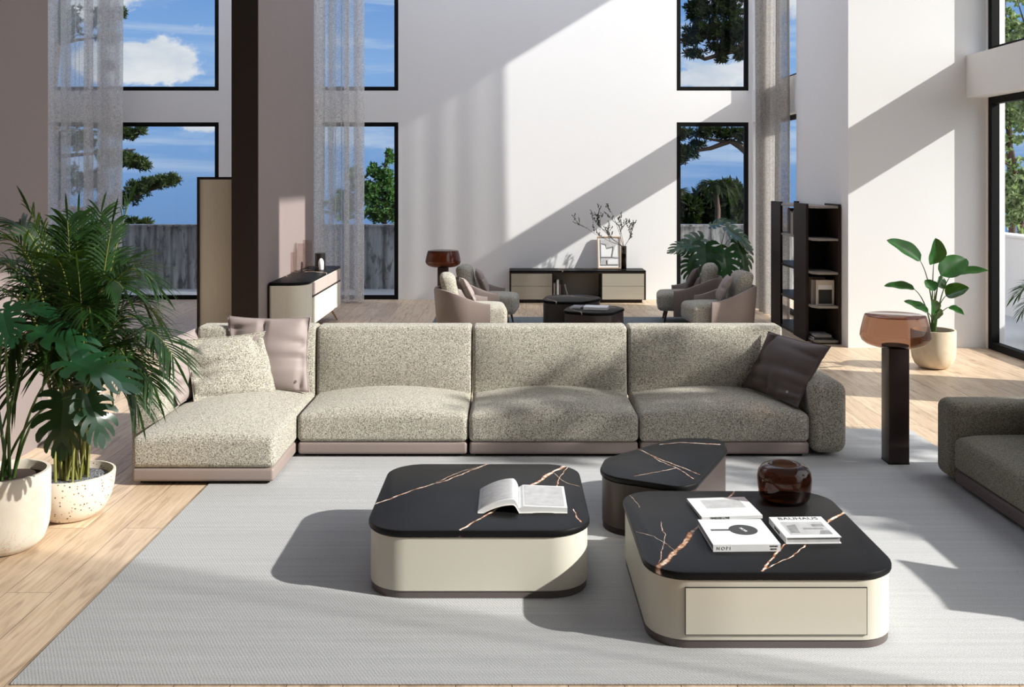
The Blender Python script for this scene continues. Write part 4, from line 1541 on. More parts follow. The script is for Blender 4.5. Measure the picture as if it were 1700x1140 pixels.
for i, (zz, dx, m, lab) in enumerate(((.051, 0, 'book_black', 'black book lying flat at the bottom of the bookshelf end'), (.083, .02, 'book_grey', 'grey book lying on the black one at the bottom of the bookshelf'))):
    e = thing('book', lab, 'book', (4.15, 13.25, zz), group='flat books on the bottom shelf')
    x0, x1 = 4.06 + dx, 4.31 - dx
    MB().box(x0, x1, 13.10, 13.42, zz, zz + .004).box(x0, x1, 13.10, 13.42, zz + .027, zz + .031).box(x0, x1, 13.10, 13.104, zz + .004, zz + .027).build('cover', m, e, smooth=0)
    MB().box(x0 + .006, x1 - .006, 13.106, 13.414, zz + .004, zz + .027).build('pages', 'white_paper', e, smooth=0)


# ---------------------------------------------------------------- armchairs
def make_armchair():
    e = thing('armchair', 'x', 'armchair', (0, 0, .010), group='tub armchairs around the far tables')
    # plan: U-shaped shell open to +x, half-ellipse at the back
    n = 34
    inn, outr = [], []
    for i in range(n + 1):
        t = i / n
        if t < .22:
            q = t / .22
            x, y = .30 - .30 * q, -.40
            nx, ny = 0, -1
        elif t > .78:
            q = (t - .78) / .22
            x, y = .30 * q, .40
            nx, ny = 0, 1
        else:
            a = -math.pi / 2 - math.pi * (t - .22) / .56
            x, y = .42 * math.cos(a), .40 * math.sin(a)
            nx, ny = math.cos(a), math.sin(a)
        back = max(0, min(1, (.30 - x) / .70))
        top = .515 + .185 * (back * back * (3 - 2 * back))
        outr.append((x, y, nx, ny, top))
    vs, fs = [], []
    lv = 5
    for (x, y, nx, ny, top) in outr:
        fl2 = .04
        ring = [(x - nx * .02, y - ny * .02, .12), (x, y, .15), (x + nx * fl2, y + ny * fl2, top - .03), (x + nx * (fl2 - .012), y + ny * (fl2 - .012), top),
                (x + nx * (fl2 - .05), y + ny * (fl2 - .05), top), (x + nx * (fl2 - .065), y + ny * (fl2 - .065), top - .03), (x - nx * .05, y - ny * .05, .15), (x - nx * .05, y - ny * .05, .12)]
        vs += [(q[0], q[1], q[2]) for q in ring]
    m = 8
    for i in range(n):
        for k in range(m):
            k2 = (k + 1) % m
            fs.append((i * m + k, i * m + k2, (i + 1) * m + k2, (i + 1) * m + k))
    fs.append(tuple(range(m)))
    fs.append(tuple(reversed(range(n * m, n * m + m))))
    MB().add(vs, fs).build('shell', 'taupe_leather', e, world=False, smooth=50)
    MB().box(-.16, .54, -.318, .318, .19, .455, .07, n=(6, 5, 2), fn=crown(-.16, .54, -.318, .318, .455, .025)).build('seat_cushion', 'boucle_cream', e, world=False, smooth=60)

    def lean(x, y, q):
        return (x - .22 * (q - .46), y, q)
    MB().box(-.30, -.08, -.24, .24, .44, .90, .09, n=(2, 5, 4), fn=lean).build('back_cushion', 'boucle_cream', e, world=False, smooth=60)
    for (lx, ly) in ((.40, -.26), (.40, .26), (-.22, -.24), (-.22, .24)):
        MB().tube([(lx, ly, .19), (lx + .04 * (1 if lx > 0 else -1), ly + .02 * (1 if ly > 0 else -1), .001)], [.022, .012], 10).build('leg', 'wood_leg', e, world=False)
    return e


chairs = [
    ((-.62, 13.50), 4, 'tub armchair by the lamp, nearest the long sofa, with pale pillow'),
    ((-.45, 14.75), -6, 'tub armchair behind another, between the lamp and the media unit'),
    ((2.98, 13.75), 186, 'tub armchair nearest the bookshelf, back turned to it'),
    ((2.78, 15.05), 173, 'tub armchair in front of the monstera, in shade')]
proto = make_armchair()
for i, ((x, y), rz, lab) in enumerate(chairs):
    c = proto if i == 0 else copy_tree(proto)
    c.location = (x, y, .012)
    c.rotation_euler = (0, 0, R(rz))
    c['label'] = lab
for i, (((x, y), rz, lab), pl) in enumerate(zip(chairs, (
        'pale taupe pillow on the armchair by the lamp', 'taupe pillow on the armchair between lamp and media unit',
        'taupe pillow on the armchair nearest the bookshelf', 'dark taupe pillow on the shaded armchair before the monstera'))):
    M = Matrix.Translation((x, y, .010)) @ Matrix.Rotation(R(rz), 4, 'Z')
    s = -1 if i < 2 else 1
    y0 = .02 * s
    cs = [(.06, .18 - .02, .49), (.12, -.20, .49), (-.06, -.22, .84), (-.12, .17, .84)] if s < 0 else [(.12, .20, .49), (.06, -.18, .49), (-.12, -.18, .84), (-.06, .22, .84)]
    pillow('armchair_pillow', pl, [M @ Vector(q) for q in cs], .14, 'taupe_satin' if i != 3 else 'dark_taupe_cloth', 30 + i, group='pillows on the armchairs', seam=False)

e = thing('book', 'white book lying on the far rounded coffee table', 'book', (1.15, 13.85, .371))
M = Matrix.Translation((1.0, 13.72, .371)) @ Matrix.Rotation(R(-12), 4, 'Z')
MB().box(0, .34, 0, .26, 0, .004, M=M).box(0, .34, 0, .26, .034, .038, M=M).box(0, .34, 0, .004, .004, .034, M=M).build('cover', 'white_paper', e, smooth=0)
MB().box(.004, .335, .006, .255, .004, .034, M=M).build('pages', 'pale_grey_print', e, smooth=0)
e = thing('book', 'grey book lying beside the white one on the far coffee table', 'book', (.95, 13.9, .371))
M = Matrix.Translation((.82, 13.86, .371)) @ Matrix.Rotation(R(-20), 4, 'Z')
MB().box(0, .16, 0, .24, 0, .024, M=M).build('cover', 'mid_grey_print', e, smooth=0)
MB().box(-.001, .155, -.002, .236, .004, .02, M=M).build('pages', 'white_paper', e, smooth=0)


# ---------------------------------------------------------------- plants
def bez(p0, p1, p2, n):
    return [(Vector(p0) * (1 - t) ** 2 + Vector(p1) * 2 * t * (1 - t) + Vector(p2) * t * t) for t in [i / n for i in range(n + 1)]]


def palm_frond(stem, leaf, base, ctrl, tip, rnd, pairs=22, ll=.30, start=.32, wd=.020, sag=.55, r0=.008):
    pts = bez(base, ctrl, tip, 20)
    stem.tube(pts, [r0 * (1 - .75 * i / 20) for i in range(21)], 5)
    L = len(pts) - 1
    for k in range(pairs):
        t = start + (1 - start) * (k + .3) / pairs
        f = t * L
        i = min(int(f), L - 1)
        p = pts[i].lerp(pts[i + 1], f - i)
        d = (pts[i + 1] - pts[i]).normalized()
        side = d.cross(Vector((0, 0, 1)))
        if side.length < .1:
            side = d.cross(Vector((0, 1, 0)))
        side.normalize()
        upv = side.cross(d).normalized()
        s = (t - start) / (1 - start)
        ln = ll * (.55 + .75 * math.sin(math.pi * (.15 + .75 * s))) * rnd.uniform(.88, 1.1) * .8
        for sg in (1, -1):
            dd = d * (.62 + .5 * s) + side * sg * (1 - .3 * s) + upv * rnd.uniform(.1, .38)
            leaf.blade(p, dd, upv, ln, wd * rnd.uniform(.85, 1.15), sag * rnd.uniform(.6, 1.3), 4, .2)
    leaf.blade(pts[-1], pts[-1] - pts[-2], (0, -1, .5), ll * .7, wd, .3, 4)


def areca():
    rnd = random.Random(21)
    c = (-2.88, 6.38, 0)
    e = thing('areca_palm', 'tall feathery palm in a speckled stone bowl beside the chaise', 'potted plant', c)
    prof = [(.0001, .002), (.11, .002), (.16, .012), (.21, .06), (.245, .13), (.262, .20), (.270, .275), (.270, .290), (.255, .292), (.250, .27), (.238, .24)]
    MB().lathe(prof, c, 48).build('bowl', 'terrazzo', e, smooth=60)
    MB().lathe([(.0001, .255), (.12, .252), (.243, .245), (.242, .235)], c, 36).build('pebbles', 'grey_pebbles', e, smooth=60)
    canes, stem, leaf = MB(), MB(), MB()
    # fronds: tip pixel, depth, apex lift
    fr = [((214, 338), 6.5, (150, 440)), ((168, 352), 6.9, (150, 430)), ((112, 366), 6.2, (118, 425)), ((50, 352), 6.2, (95, 385)), ((18, 372), 6.6, (70, 390)),
          ((-6, 402), 6.0, (60, 400)), ((-30, 450), 6.2, (40, 420)), ((-20, 520), 6.0, (40, 460)), ((10, 600), 5.9, (50, 520)), ((20, 660), 6.1, (60, 570)),
          ((254, 466), 6.3, (190, 420)), ((240, 505), 6.6, (190, 430)), ((288, 592), 6.0, (225, 510)), ((250, 560), 6.4, (200, 490)), ((255, 640), 6.1, (215, 560)),
          ((228, 670), 6.3, (195, 570)), ((150, 385), 6.8, (150, 470)), ((192, 420), 6.9, (160, 450)), ((90, 430), 5.9, (110, 450)), ((205, 480), 5.9, (170, 450)),
          ((130, 450), 5.8, (130, 490)), ((60, 520), 6.7, (90, 480)), ((170, 545), 6.8, (160, 520)), ((100, 560), 6.8, (110, 520)), ((210, 560), 6.7, (180, 520)), ((40, 470), 6.8, (80, 450)),
          ((75, 385), 6.9, (95, 420)), ((130, 362), 6.6, (130, 430)), ((186, 372), 6.2, (155, 430)), ((8, 440), 6.9, (60, 430)), ((225, 440), 6.8, (180, 430)), ((150, 520), 5.8, (140, 500)),
          ((80, 600), 6.0, (95, 560)), ((180, 620), 6.0, (165, 560)), ((215, 610), 5.9, (185, 550)), ((120, 610), 6.7, (125, 560)), ((262, 530), 6.7, (205, 470)), ((40, 560), 6.5, (75, 520))]
    for i, (tp, yt, cp) in enumerate(fr):
        a = rnd.uniform(0, 6.28)
        rr = rnd.uniform(.02, .12)
        base = Vector((c[0] + rr * math.cos(a), c[1] + rr * math.sin(a), .25))
        tip = P(*tp, yt)
        ctl = P(cp[0], cp[1], (yt + c[1]) / 2)
        ctl.z = max(ctl.z + .12, .7)
        if ctl.z < tip.z:
            ctl = base.lerp(tip, .5) + Vector((0, 0, .25 * (tip.z - base.z)))
        q = base.lerp(ctl, .45)
        q = q + Vector(((base.x - q.x) * .35, (base.y - q.y) * .35, 0))
        canes.tube([base, base.lerp(q, .5), q], [.0095, .009, .0075], 6)
        palm_frond(stem, leaf, q, ctl, tip, rnd, pairs=34, ll=.33, start=.10, wd=.0165, sag=.7)
    canes.build('canes', 'cane', e, smooth=60)
    stem.build('frond_stems', 'cane', e, smooth=60)
    leaf.build('fronds', 'palm_leaf', e, smooth=60)


areca()


def monstera_leaf(mb, base, d, nrm, L, seed, droop=.5):
    """split leaf: two rows of curved fingers joined along the midrib; d: towards the tip, nrm: facing"""
    rnd = random.Random(seed)
    d = Vector(d).normalized()
    side = d.cross(Vector(nrm)).normalized()
    nn = side.cross(d).normalized()
    base = Vector(base)
    K = 7
    shape = [.60, .86, .98, 1.0, .94, .82, .66, .50]

    def pos(u, v):
        h = -droop * L * (.45 * (u / L) ** 2 * (1 if u > 0 else .3) + .42 * (v / L) ** 2) + .16 * abs(v) - .02 * L * math.sin(9 * u / L)
        return tuple(base + d * u + side * v + nn * h)
    for sg in (1, -1):
        E = []
        for i in range(K + 1):
            q = i / K
            tm = L * (.80 * q)
            ph = R(138 - 124 * q ** .85) + rnd.uniform(-.03, .03)
            ln = L * .50 * shape[i] * rnd.uniform(.95, 1.05)
            E.append((tm, ph, ln))

        def line(i, r):
            tm, ph, ln = E[i]
            ph2 = ph - .42 * r * r * (1 - .4 * i / K)
            return Vector((tm + ln * r * math.cos(ph2), ln * r * math.sin(ph2)))
        rs = [0, .18, .32, .46, .72, .91, 1.0]
        sc = [1, 1, 1, .74, .70, .56, .2]
        for i in range(K):
            vs = []
            for r, k in zip(rs, sc):
                a, b = line(i, r), line(i + 1, r)
                c = (a + b) / 2
                for p in (a, c, b):
                    p2 = c + (p - c) * k
                    vs.append(pos(p2.x, sg * p2.y))
            fs = []
            for j in range(len(rs) - 1):
                for q in (0, 1):
                    f = (j * 3 + q, j * 3 + q + 1, j * 3 + q + 4, j * 3 + q + 3)
                    fs.append(f if sg < 0 else tuple(reversed(f)))
            mb.add(vs, fs)
    # pointed tip
    tip = [pos(.72 * L, 0), pos(.84 * L, .10 * L), pos(.96 * L, .05 * L), pos(1.04 * L, 0), pos(.96 * L, -.05 * L), pos(.84 * L, -.10 * L)]
    mb.add(tip, [(0, 1, 2, 3), (0, 3, 4, 5)])


def monstera(label, c, pot, leaves, stalk_r=.010, m='monstera_leaf', base_z=.4, name='monstera_plant', seed=0):
    e = thing(name, label, 'potted plant', c)
    pot(e, c)
    st, lf = MB(), MB()
    for i, (jp, dd, nn, L, dr) in enumerate(leaves):
        b = Vector((c[0] + .05 * math.cos(i * 2.4), c[1] + .05 * math.sin(i * 2.4), base_z))
        j = Vector(jp)
        ctl = b.lerp(j, .55) + Vector((0, 0, .22 * (j - b).length)) - Vector(((j.x - b.x) * .22, (j.y - b.y) * .22, 0))
        st.tube(bez(b, ctl, j, 12), [stalk_r * (1 - .5 * k / 12) for k in range(13)], 6)
        monstera_leaf(lf, j, dd, nn, L, seed + i, dr)
    st.build('stalks', 'stem_green', e, smooth=60)
    lf.build('leaves', m, e, smooth=60)
    return e


def big_pot(e, c):
    prof = [(.0001, .002), (.12, .002), (.17, .010), (.215, .05), (.240, .12), (.250, .20), (.252, .40), (.252, .455), (.248, .462), (.228, .462), (.224, .45), (.222, .40)]
    MB().lathe(prof, c, 48).build('pot', 'veined_stone', e, smooth=60)
    MB().lathe([(.0001, .42), (.12, .418), (.226, .408), (.224, .40)], c, 30).build('soil', 'soil', e, smooth=60)


cm = (-3.03, 5.83, 0)


def lf_(px, py, Y, dx, dy, dz, n, L, dr=.5):
    return (tuple(P(px, py, Y)), (dx, dy, dz), n, L, dr)


monstera('glossy split-leaf monstera in a veined cream pot at the left edge of the photo', cm, big_pot, [
    lf_(104, 655, 5.6, .05, -.25, -1, (.1, -1, .15), .36, .35),
    lf_(145, 655, 5.5, .55, -.3, -.9, (.75, -.6, .3), .30, .5),
    lf_(62, 542, 5.7, 1, -.15, -.42, (.3, -.16, 1), .46, .35),
    lf_(118, 600, 5.5, 1, -.2, -.22, (.1, -.22, 1), .44, .35),
    lf_(8, 512, 5.7, 1, .1, .02, (.1, -.2, 1), .30, .4),
    lf_(5, 520, 5.5, .35, -.4, -.5, (.2, -.8, .5), .22, .4),
    lf_(-40, 560, 5.8, -1, -.2, -.1, (0, -.4, .9), .4, .5),
    lf_(-70, 640, 5.7, -.8, -.5, -.4, (-.2, -.7, .6), .4, .5)], base_z=.41, seed=100)


def back_pot(e, c):
    prof = [(.0001, .002), (.15, .002), (.19, .02), (.215, .15), (.22, .42), (.21, .43), (.2, .42), (.195, .38)]
    MB().lathe(prof, c, 32).build('pot', 'travertine', e, smooth=60)
    MB().lathe([(.0001, .40), (.2, .39), (.199, .38)], c, 24).build('soil', 'soil', e, smooth=60)


cb = (3.42, 16.5, 0)
Yb = 16.4
monstera('large split-leaf monstera in front of the far window behind the shaded armchair', cb, back_pot, [
    lf_(1168, 396, 16.3, -1, -.2, -.45, (-.2, -.8, .6), .50, .4),
    lf_(1150, 407, 16.2, -1, -.3, -.15, (-.1, -.4, .9), .46, .3),
    lf_(1171, 405, 15.9, .0, -.3, -1, (-.1, -1, .1), .62, .3),
    lf_(1203, 415, 15.9, .05, -.3, -1, (.15, -1, .1), .62, .3),
    lf_(1180, 375, 16.5, .5, -.2, .2, (0, -.4, .9), .40, .5),
    lf_(1206, 378, 16.2, 1, -.2, -.7, (.3, -.5, .8), .55, .35),
    lf_(1224, 400, 16.2, .35, -.3, -1, (.6, -.75, .1), .58, .35),
    lf_(1214, 393, 16.5, 1, -.1, -.4, (.1, -.5, .8), .42, .4),
    lf_(1150, 428, 16.0, -.2, -.3, -1, (-.4, -.9, .1), .42, .3),
    lf_(1187, 412, 16.5, .1, -.2, -1, (0, -1, .3), .55, .3)], stalk_r=.009, base_z=.41, seed=200)


def strelitzia_leaf(mb, base, d, nrm, L, W, droop, tear=0):
    base, d = Vector(base), Vector(d).normalized()
    side = d.cross(Vector(nrm)).normalized()
    nn = side.cross(d).normalized()
    n, m = 16, 4
    vs, fs = [], []
    for i in range(n + 1):
        t = i / n
        wd = W * .5 * (math.sin(math.pi * min(1, t ** .75)) ** .62 if 0 < t < 1 else .02)
        c = base + d * (L * (t - .12 * droop * t * t)) - Vector((0, 0, 1)) * (droop * L * .55 * t * t)
        for k in range(-m, m + 1):
            q = k / m
            vs.append(tuple(c + side * (wd * q) + nn * (abs(q) ** 1.4 * wd * .42 + .004 * math.sin(t * 14 + q * 2) * abs(q))))
    K = 2 * m + 1
    for i in range(n):
        for k in range(K - 1):
            fs.append((i * K + k, (i + 1) * K + k, (i + 1) * K + k + 1, i * K + k + 1))
    mb.add(vs, fs)


def strelitzia():
    c = (4.93, 11.42, 0)
    e = thing('strelitzia_plant', 'broad-leaved green plant in a round travertine pot by the white wall', 'potted plant', c)
    prof = [(.0001, .002), (.10, .002), (.16, .012), (.205, .05), (.235, .12), (.247, .20), (.250, .42), (.247, .448), (.228, .448), (.225, .43), (.223, .38)]
    MB().lathe(prof, c, 48).build('pot', 'travertine', e, smooth=60)
    MB().lathe([(.0001, .40), (.12, .398), (.227, .39), (.225, .38)], c, 30).build('soil', 'soil', e, smooth=60)
    st, lf = MB(), MB()
    Y = 11.4
    lv = [((1528, 433), (1471, 397), Y, .24, .15, (-.1, -.55, .8)), ((1550, 438), (1553, 396), 11.2, .25, -.2, (.25, -.95, .1)), ((1562, 458), (1606, 427), 11.2, .27, .25, (-.1, -.85, .5)),
          ((1580, 455), (1642, 449), 11.5, .17, .05, (.1, -.5, .85)), ((1518, 480), (1467, 474), 11.3, .16, .12, (0, -.5, .85)), ((1570, 491), (1610, 476), 11.3, .20, .25, (0, -.7, .7)),
          ((1541, 519), (1500, 499), 11.2, .15, .1, (0, -.5, .85)), ((1574, 510), (1601, 523), 11.3, .13, .12, (.1, -.5, .85)), ((1552, 483), (1536, 465), 11.1, .16, -.1, (0, -.7, .7)),
          ((1553, 520), (1547, 497), 11.1, .15, 0, (.2, -.95, .1)), ((1557, 476), (1566, 460), 11.5, .16, 0, (.4, -.9, .2)), ((1554, 530), (1560, 512), 11.2, .12, 0, (.3, -.9, .2))]
    for i, (b, t, yy, wd, dr, nn) in enumerate(lv):
        j = P(*b, yy)
        tp = P(*t, yy - .12 if i % 2 else yy + .1)
        base = Vector((c[0] + .02 * math.cos(i * 2.1), c[1] + .02 * math.sin(i * 2.1), .39))
        ctl = Vector((base.x + (j.x - base.x) * .25, base.y + (j.y - base.y) * .25, base.z + (j.z - base.z) * .75))
        st.tube(bez(base, ctl, j, 12), [.010 - .006 * k / 12 for k in range(13)], 6)
        tp2 = tp + Vector((0, 0, dr * .5 * (tp - j).length))
        strelitzia_leaf(lf, j, tp2 - j, nn, (tp2 - j).length, wd * 1.0, dr)
    st.tube([(c[0], c[1], .39), (c[0] - .005, c[1], .56)], [.028, .02], 8)
    st.build('stalks', 'stem_green', e, smooth=60)
    lf.build('leaves', 'strelitzia_leaf', e, smooth=60)


strelitzia()

# small palm on the terrace at the right
def terrace_palm():
    rnd = random.Random(5)
    c = (7.3, 13.1, -.02)
    e = thing('terrace_palm', 'small palm in a pot on the terrace beyond the right window', 'potted plant', c)
    MB().lathe([(.0001, .001), (.15, .001), (.2, .1), (.21, .35), (.19, .35), (.18, .3)], c, 28).build('pot', 'travertine', e, smooth=60)
    MB().lathe([(.0001, .31), (.185, .30), (.18, .29)], c, 20).build('soil', 'soil', e, smooth=60)
    s, l = MB(), MB()
    for i in range(11):
        a = i * .571 + 2.6
        base = Vector((c[0], c[1], .3))
        tip = base + Vector((.5 * math.cos(a), .5 * math.sin(a), rnd.uniform(.0, .5)))
        ctl = base + Vector((.25 * math.cos(a), .25 * math.sin(a), rnd.uniform(.45, .8)))
        palm_frond(s, l, base, ctl, tip, rnd, pairs=16, ll=.26, start=.3, wd=.02)
    s.build('frond_stems', 'cane', e, smooth=60)
    l.build('fronds', 'palm_leaf', e, smooth=60)


terrace_palm()


# ---------------------------------------------------------------- trees outside
def tufts(mb, c, rad, n, ln, wd, rnd, per=10, upb=.3, flat=True):
    """clusters of needles or small leaves scattered in an ellipsoid"""
    c = Vector(c)
    for _ in range(n):
        while True:
            q = Vector((rnd.uniform(-1, 1), rnd.uniform(-1, 1), rnd.uniform(-1, 1)))
            if q.length < 1:
                break
        q = q * (.55 + .45 * rnd.random()) if q.length > .5 else q
        o = c + Vector((q.x * rad[0], q.y * rad[1], q.z * rad[2]))
        for _k in range(per):
            d = Vector((rnd.uniform(-1, 1), rnd.uniform(-1, 1), rnd.uniform(-1 + upb, 1 + upb))).normalized()
            L = ln * rnd.uniform(.6, 1.2)
            s = d.cross(Vector((rnd.uniform(-1, 1), rnd.uniform(-1, 1), rnd.uniform(-1, 1)))).normalized() * wd * .5
            m = o + d * L * .5
            mb.add([tuple(o), tuple(m - s), tuple(o + d * L), tuple(m + s)], [(0, 1, 2, 3)])


def branch_tree(name, label, trunk, limbs, clumps, m, seed, leaf=(.16, .03), per=12, upb=.3, r0=.16, cat='tree', group=None):
    rnd = random.Random(seed)
    e = thing(name, label, cat, tuple(Vector(trunk[0])), group=group)
    t = MB()
    n = len(trunk)
    t.tube(trunk, [r0 * (1 - .6 * i / (n - 1)) for i in range(n)], 9)
    for ln, r in limbs:
        t.tube(ln, [r * (1 - .7 * i / (len(ln) - 1)) for i in range(len(ln))], 6)
    t.build('trunk', 'bark', e, smooth=60)
    lf = MB()
    for (c, rad, k) in clumps:
        tufts(lf, c, rad, k, leaf[0], leaf[1], rnd, per, upb)
    lf.build('foliage', m, e, smooth=0)
    return e


def pc(px, py, Y, rx, rz, k):
    """a clump given by its place in the photo and its pixel radii"""
    p = P(px, py, Y)
    s = Y / F
    return (tuple(p), (rx * s, (rx + rz) * .6 * s, rz * s), k)


Yt = 26.0
base_ = P(95, 298, Yt); bx_ = base_.x
branch_tree('pine_tree', 'pine with spreading needle branches outside the left window, behind the sheer curtain',
            [(bx_, Yt, -3), (bx_ + .1, Yt, 1.5), (bx_ - .1, Yt, 4.5), (bx_ + .2, Yt, 8)],
            [([P(95, 345, Yt), P(180, 352, Yt), P(240, 318, Yt), P(300, 298, Yt)], .09), ([P(92, 260, Yt), P(150, 255, Yt), P(225, 248, Yt)], .06),
             ([P(90, 75, Yt), P(130, 66, Yt), P(190, 60, Yt)], .06), ([P(92, 200, Yt), P(150, 210, Yt), P(235, 222, Yt)], .05)],
            [pc(285, 298, Yt, 24, 10, 34), pc(262, 303, Yt, 26, 14, 44), pc(235, 312, Yt, 30, 16, 55), pc(210, 330, Yt, 30, 16, 50), pc(180, 340, Yt, 30, 18, 50),
             pc(225, 270, Yt, 26, 11, 42), pc(205, 262, Yt, 28, 16, 50), pc(240, 276, Yt, 14, 8, 18), pc(180, 262, Yt, 30, 18, 50), pc(150, 300, Yt, 30, 24, 50),
             pc(215, 223, Yt, 26, 10, 34), pc(190, 215, Yt, 26, 14, 40), pc(234, 218, Yt, 14, 7, 14), pc(195, 22, Yt, 16, 12, 30), pc(170, 30, Yt, 24, 22, 50), pc(180, 62, Yt, 20, 14, 36),
             pc(110, 40, Yt, 30, 40, 80), pc(130, 230, Yt, 40, 24, 60), pc(110, 300, Yt, 34, 40, 60), pc(182, 110, Yt, 10, 8, 12), pc(218, 368, Yt, 12, 6, 16), pc(240, 370, Yt, 14, 5, 16)],
            'pine_needles', 41, leaf=(.15, .035), per=24)

Yt = 25.0
cx_ = P(636, 298, Yt).x
branch_tree('conifer_tree', 'bushy bright green tree outside the window beside the white back wall',
            [(cx_, Yt, -3), (cx_ + .05, Yt, .5), (cx_, Yt, 2.0), (cx_ + .12, Yt, 3.0)],
            [([P(636, 360, Yt), P(620, 330, Yt)], .03), ([P(636, 340, Yt), P(652, 312, Yt)], .03)],
            [pc(632, 350, Yt, 30, 24, 130), pc(618, 320, Yt, 22, 24, 90), pc(650, 330, Yt, 22, 28, 90), pc(640, 295, Yt, 18, 22, 60), pc(620, 285, Yt, 14, 14, 34), pc(646, 262, Yt, 5, 20, 22),
             pc(570, 340, Yt, 36, 34, 120), pc(590, 300, Yt, 22, 26, 60), pc(660, 355, Yt, 20, 20, 60)],
            'fresh_leaves', 42, leaf=(.13, .05), per=14, upb=.5, r0=.09)

Yt = 24.5
tx_ = P(1262, 298, Yt).x
branch_tree('pine_tree', 'dark old pine overhanging the tall window at the right of the back wall',
            [(tx_ + .6, Yt, -3), (tx_ + .45, Yt, 1), (tx_ + .1, Yt, 3.2), (tx_, Yt, 6), (tx_ - .3, Yt, 9)],
            [([P(1262, 270, Yt), P(1228, 242, Yt), P(1212, 234, Yt), P(1180, 246, Yt), P(1145, 252, Yt)], .11), ([P(1210, 236, Yt), P(1185, 232, Yt), P(1150, 225, Yt)], .05),
             ([P(1258, 60, Yt), P(1215, 85, Yt), P(1170, 98, Yt), P(1135, 84, Yt)], .09), ([P(1258, 20, Yt), P(1200, 20, Yt), P(1140, 10, Yt)], .08)],
            [pc(1160, 20, Yt, 30, 26, 90), pc(1200, 10, Yt, 34, 30, 110), pc(1185, 50, Yt, 40, 22, 110), pc(1150, 60, Yt, 26, 20, 60), pc(1225, 50, Yt, 26, 36, 110), pc(1200, 78, Yt, 30, 10, 50), pc(1196, 98, Yt, 10, 7, 18),
             pc(1150, 88, Yt, 22, 6, 26), pc(1232, 90, Yt, 14, 12, 34), pc(1175, -40, Yt, 50, 40, 150), pc(1230, -30, Yt, 40, 40, 120),
             pc(1135, 222, Yt, 22, 10, 34), pc(1175, 218, Yt, 34, 12, 60), pc(1215, 222, Yt, 30, 10, 56), pc(1140, 254, Yt, 18, 12, 40), pc(1128, 262, Yt, 18, 10, 30), pc(1160, 240, Yt, 16, 6, 18), pc(1235, 226, Yt, 20, 10, 36), pc(1105, 235, Yt, 26, 24, 60)],
            'dark_pine_needles', 43, leaf=(.17, .035), per=20, r0=.24)

# distant dark trees seen low in the same window
for i, (px, py, Y, rx, rz, k, lab) in enumerate((
        (1140, 345, 46, 22, 24, 80, 'far dark tree lowest at the left of the tall back window'),
        (1178, 335, 48, 26, 28, 90, 'far dark tree in the middle of the tall back window'),
        (1220, 330, 44, 26, 36, 110, 'far tall dark tree at the right of the tall back window'),
        (1250, 340, 47, 26, 30, 80, 'far dark tree half hidden by the right edge of the tall back window'),
        (1108, 348, 50, 22, 20, 60, 'far dark tree half hidden by the left edge of the tall back window'))):
    p = P(px, py, Y)
    branch_tree('distant_tree', lab, [(p.x, Y, -3), (p.x, Y, p.z - .3), (p.x + .1, Y, p.z)], [], [pc(px, py, Y, rx, rz * .7, k), pc(px - rx * .4, py - rz * .3, Y, rx * .6, rz * .6, k // 2), pc(px + rx * .45, py + rz * .2, Y, rx * .6, rz * .7, k // 2), pc(px, py + rz, Y, rx * 1.1, rz * .8, k)],
                'dark_pine_needles', 60 + i, leaf=(.45, .16), per=9, r0=.14, group='distant trees beyond the terrace')


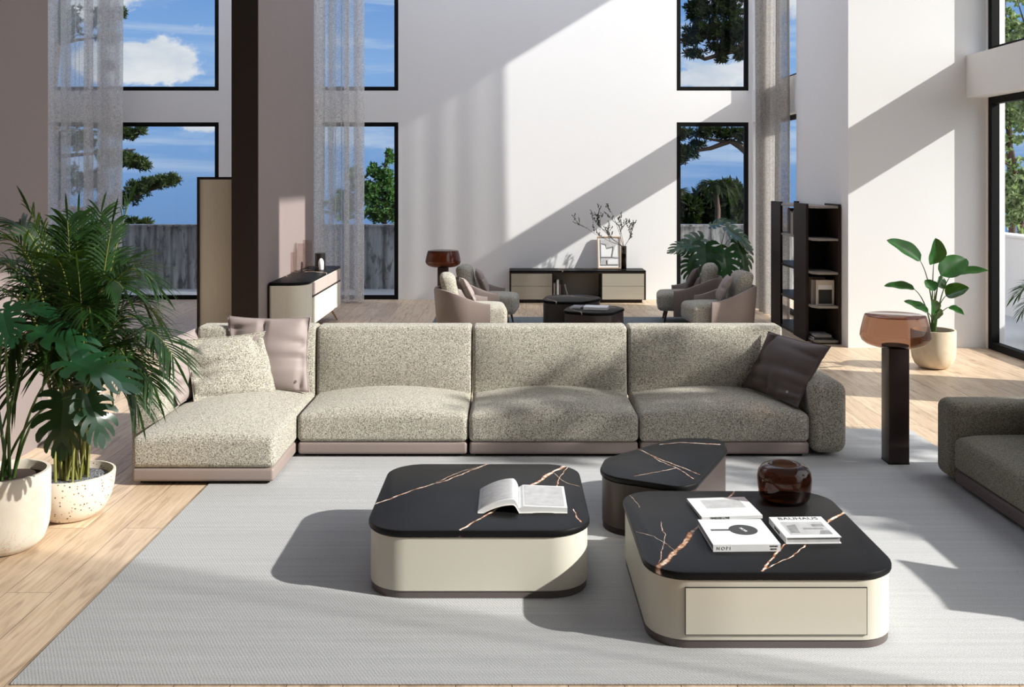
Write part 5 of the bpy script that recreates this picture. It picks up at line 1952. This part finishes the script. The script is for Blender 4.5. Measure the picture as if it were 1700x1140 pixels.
def far_palm(px, py, Y, lab, seed):
    rnd = random.Random(seed)
    p = P(px, py, Y)
    e = thing('distant_palm', lab, 'tree', (p.x, Y, -3), group='distant palms beyond the terrace')
    MB().tube([(p.x, Y, -3), (p.x + .1, Y, p.z * .5), tuple(p)], [.16, .12, .1], 7).build('trunk', 'bark', e, smooth=60)
    s, l = MB(), MB()
    for i in range(13):
        a = i * .483 * 2
        tip = p + Vector((.85 * math.cos(a), .7 * math.sin(a), rnd.uniform(-.7, .35)))
        ctl = p + Vector((.5 * math.cos(a), .4 * math.sin(a), rnd.uniform(.3, .75)))
        palm_frond(s, l, p, ctl, tip, rnd, pairs=12, ll=.5, start=.1, wd=.07)
    s.build('frond_stems', 'bark', e, smooth=60)
    l.build('fronds', 'dark_pine_needles', e, smooth=0)


far_palm(1188, 312, 42, 'far palm with feathery crown in the middle of the tall back window', 3)
far_palm(1124, 325, 47, 'far palm with feathery crown at the left of the tall back window', 4)

# pale sunlit trees beyond the right terrace
for i, (px, py, Y, rx, rz, k, lab) in enumerate((
        (1672, 120, 19, 34, 180, 330, 'pale leafy tree close to the frame of the right window'),
        (1715, 120, 18, 44, 150, 260, 'pale leafy tree at the right edge of the photo'),
        (1690, 320, 17.5, 50, 70, 240, 'pale green shrub tree above the white parapet at the right'))):
    p = P(px, py, Y)
    s = Y / F
    branch_tree('leafy_tree', lab, [(p.x, Y, -3), (p.x + .1, Y, p.z * .3), (p.x, Y, p.z), (p.x - .1, Y, p.z + rz * s)],
                [([(p.x, Y, p.z - .2), (p.x - rx * s * .8, Y, p.z + .3)], .03), ([(p.x, Y, p.z), (p.x + rx * s * .7, Y - .2, p.z + .6)], .03), ([(p.x, Y, p.z + .4), (p.x - rx * s * .6, Y, p.z + rz * s * .8)], .025)],
                [(tuple(p), (rx * s, rx * s, rz * s), k)], 'pale_leaves', 80 + i, leaf=(.12, .06), per=13, r0=.08, group='leafy trees beyond the right terrace')

# garden tree beside the terrace whose crown shades the sofas
branch_tree('garden_tree', 'slender garden tree standing beyond the terrace, out to the right of the room',
            [(10.6, 4.9, -3), (10.55, 4.9, 1), (10.6, 4.8, 3), (10.5, 4.8, 6.2)],
            [([(10.6, 4.8, 3.8), (10.6, 4.2, 5.2)], .05), ([(10.6, 4.8, 4.2), (10.5, 5.5, 5.6)], .05)],
            [((10.6, 5.0, 6.0), (.9, .75, .95), 150), ((10.6, 4.5, 5.1), (.8, .75, .6), 90), ((10.6, 5.3, 5.2), (.8, .6, .7), 90), ((10.6, 4.1, 4.9), (.7, .9, .5), 120), ((10.6, 5.6, 4.7), (.7, .7, .5), 90), ((10.6, 4.5, 6.5), (.8, .7, .7), 110)],
            'fresh_leaves', 95, leaf=(.14, .07), per=8, r0=.1)
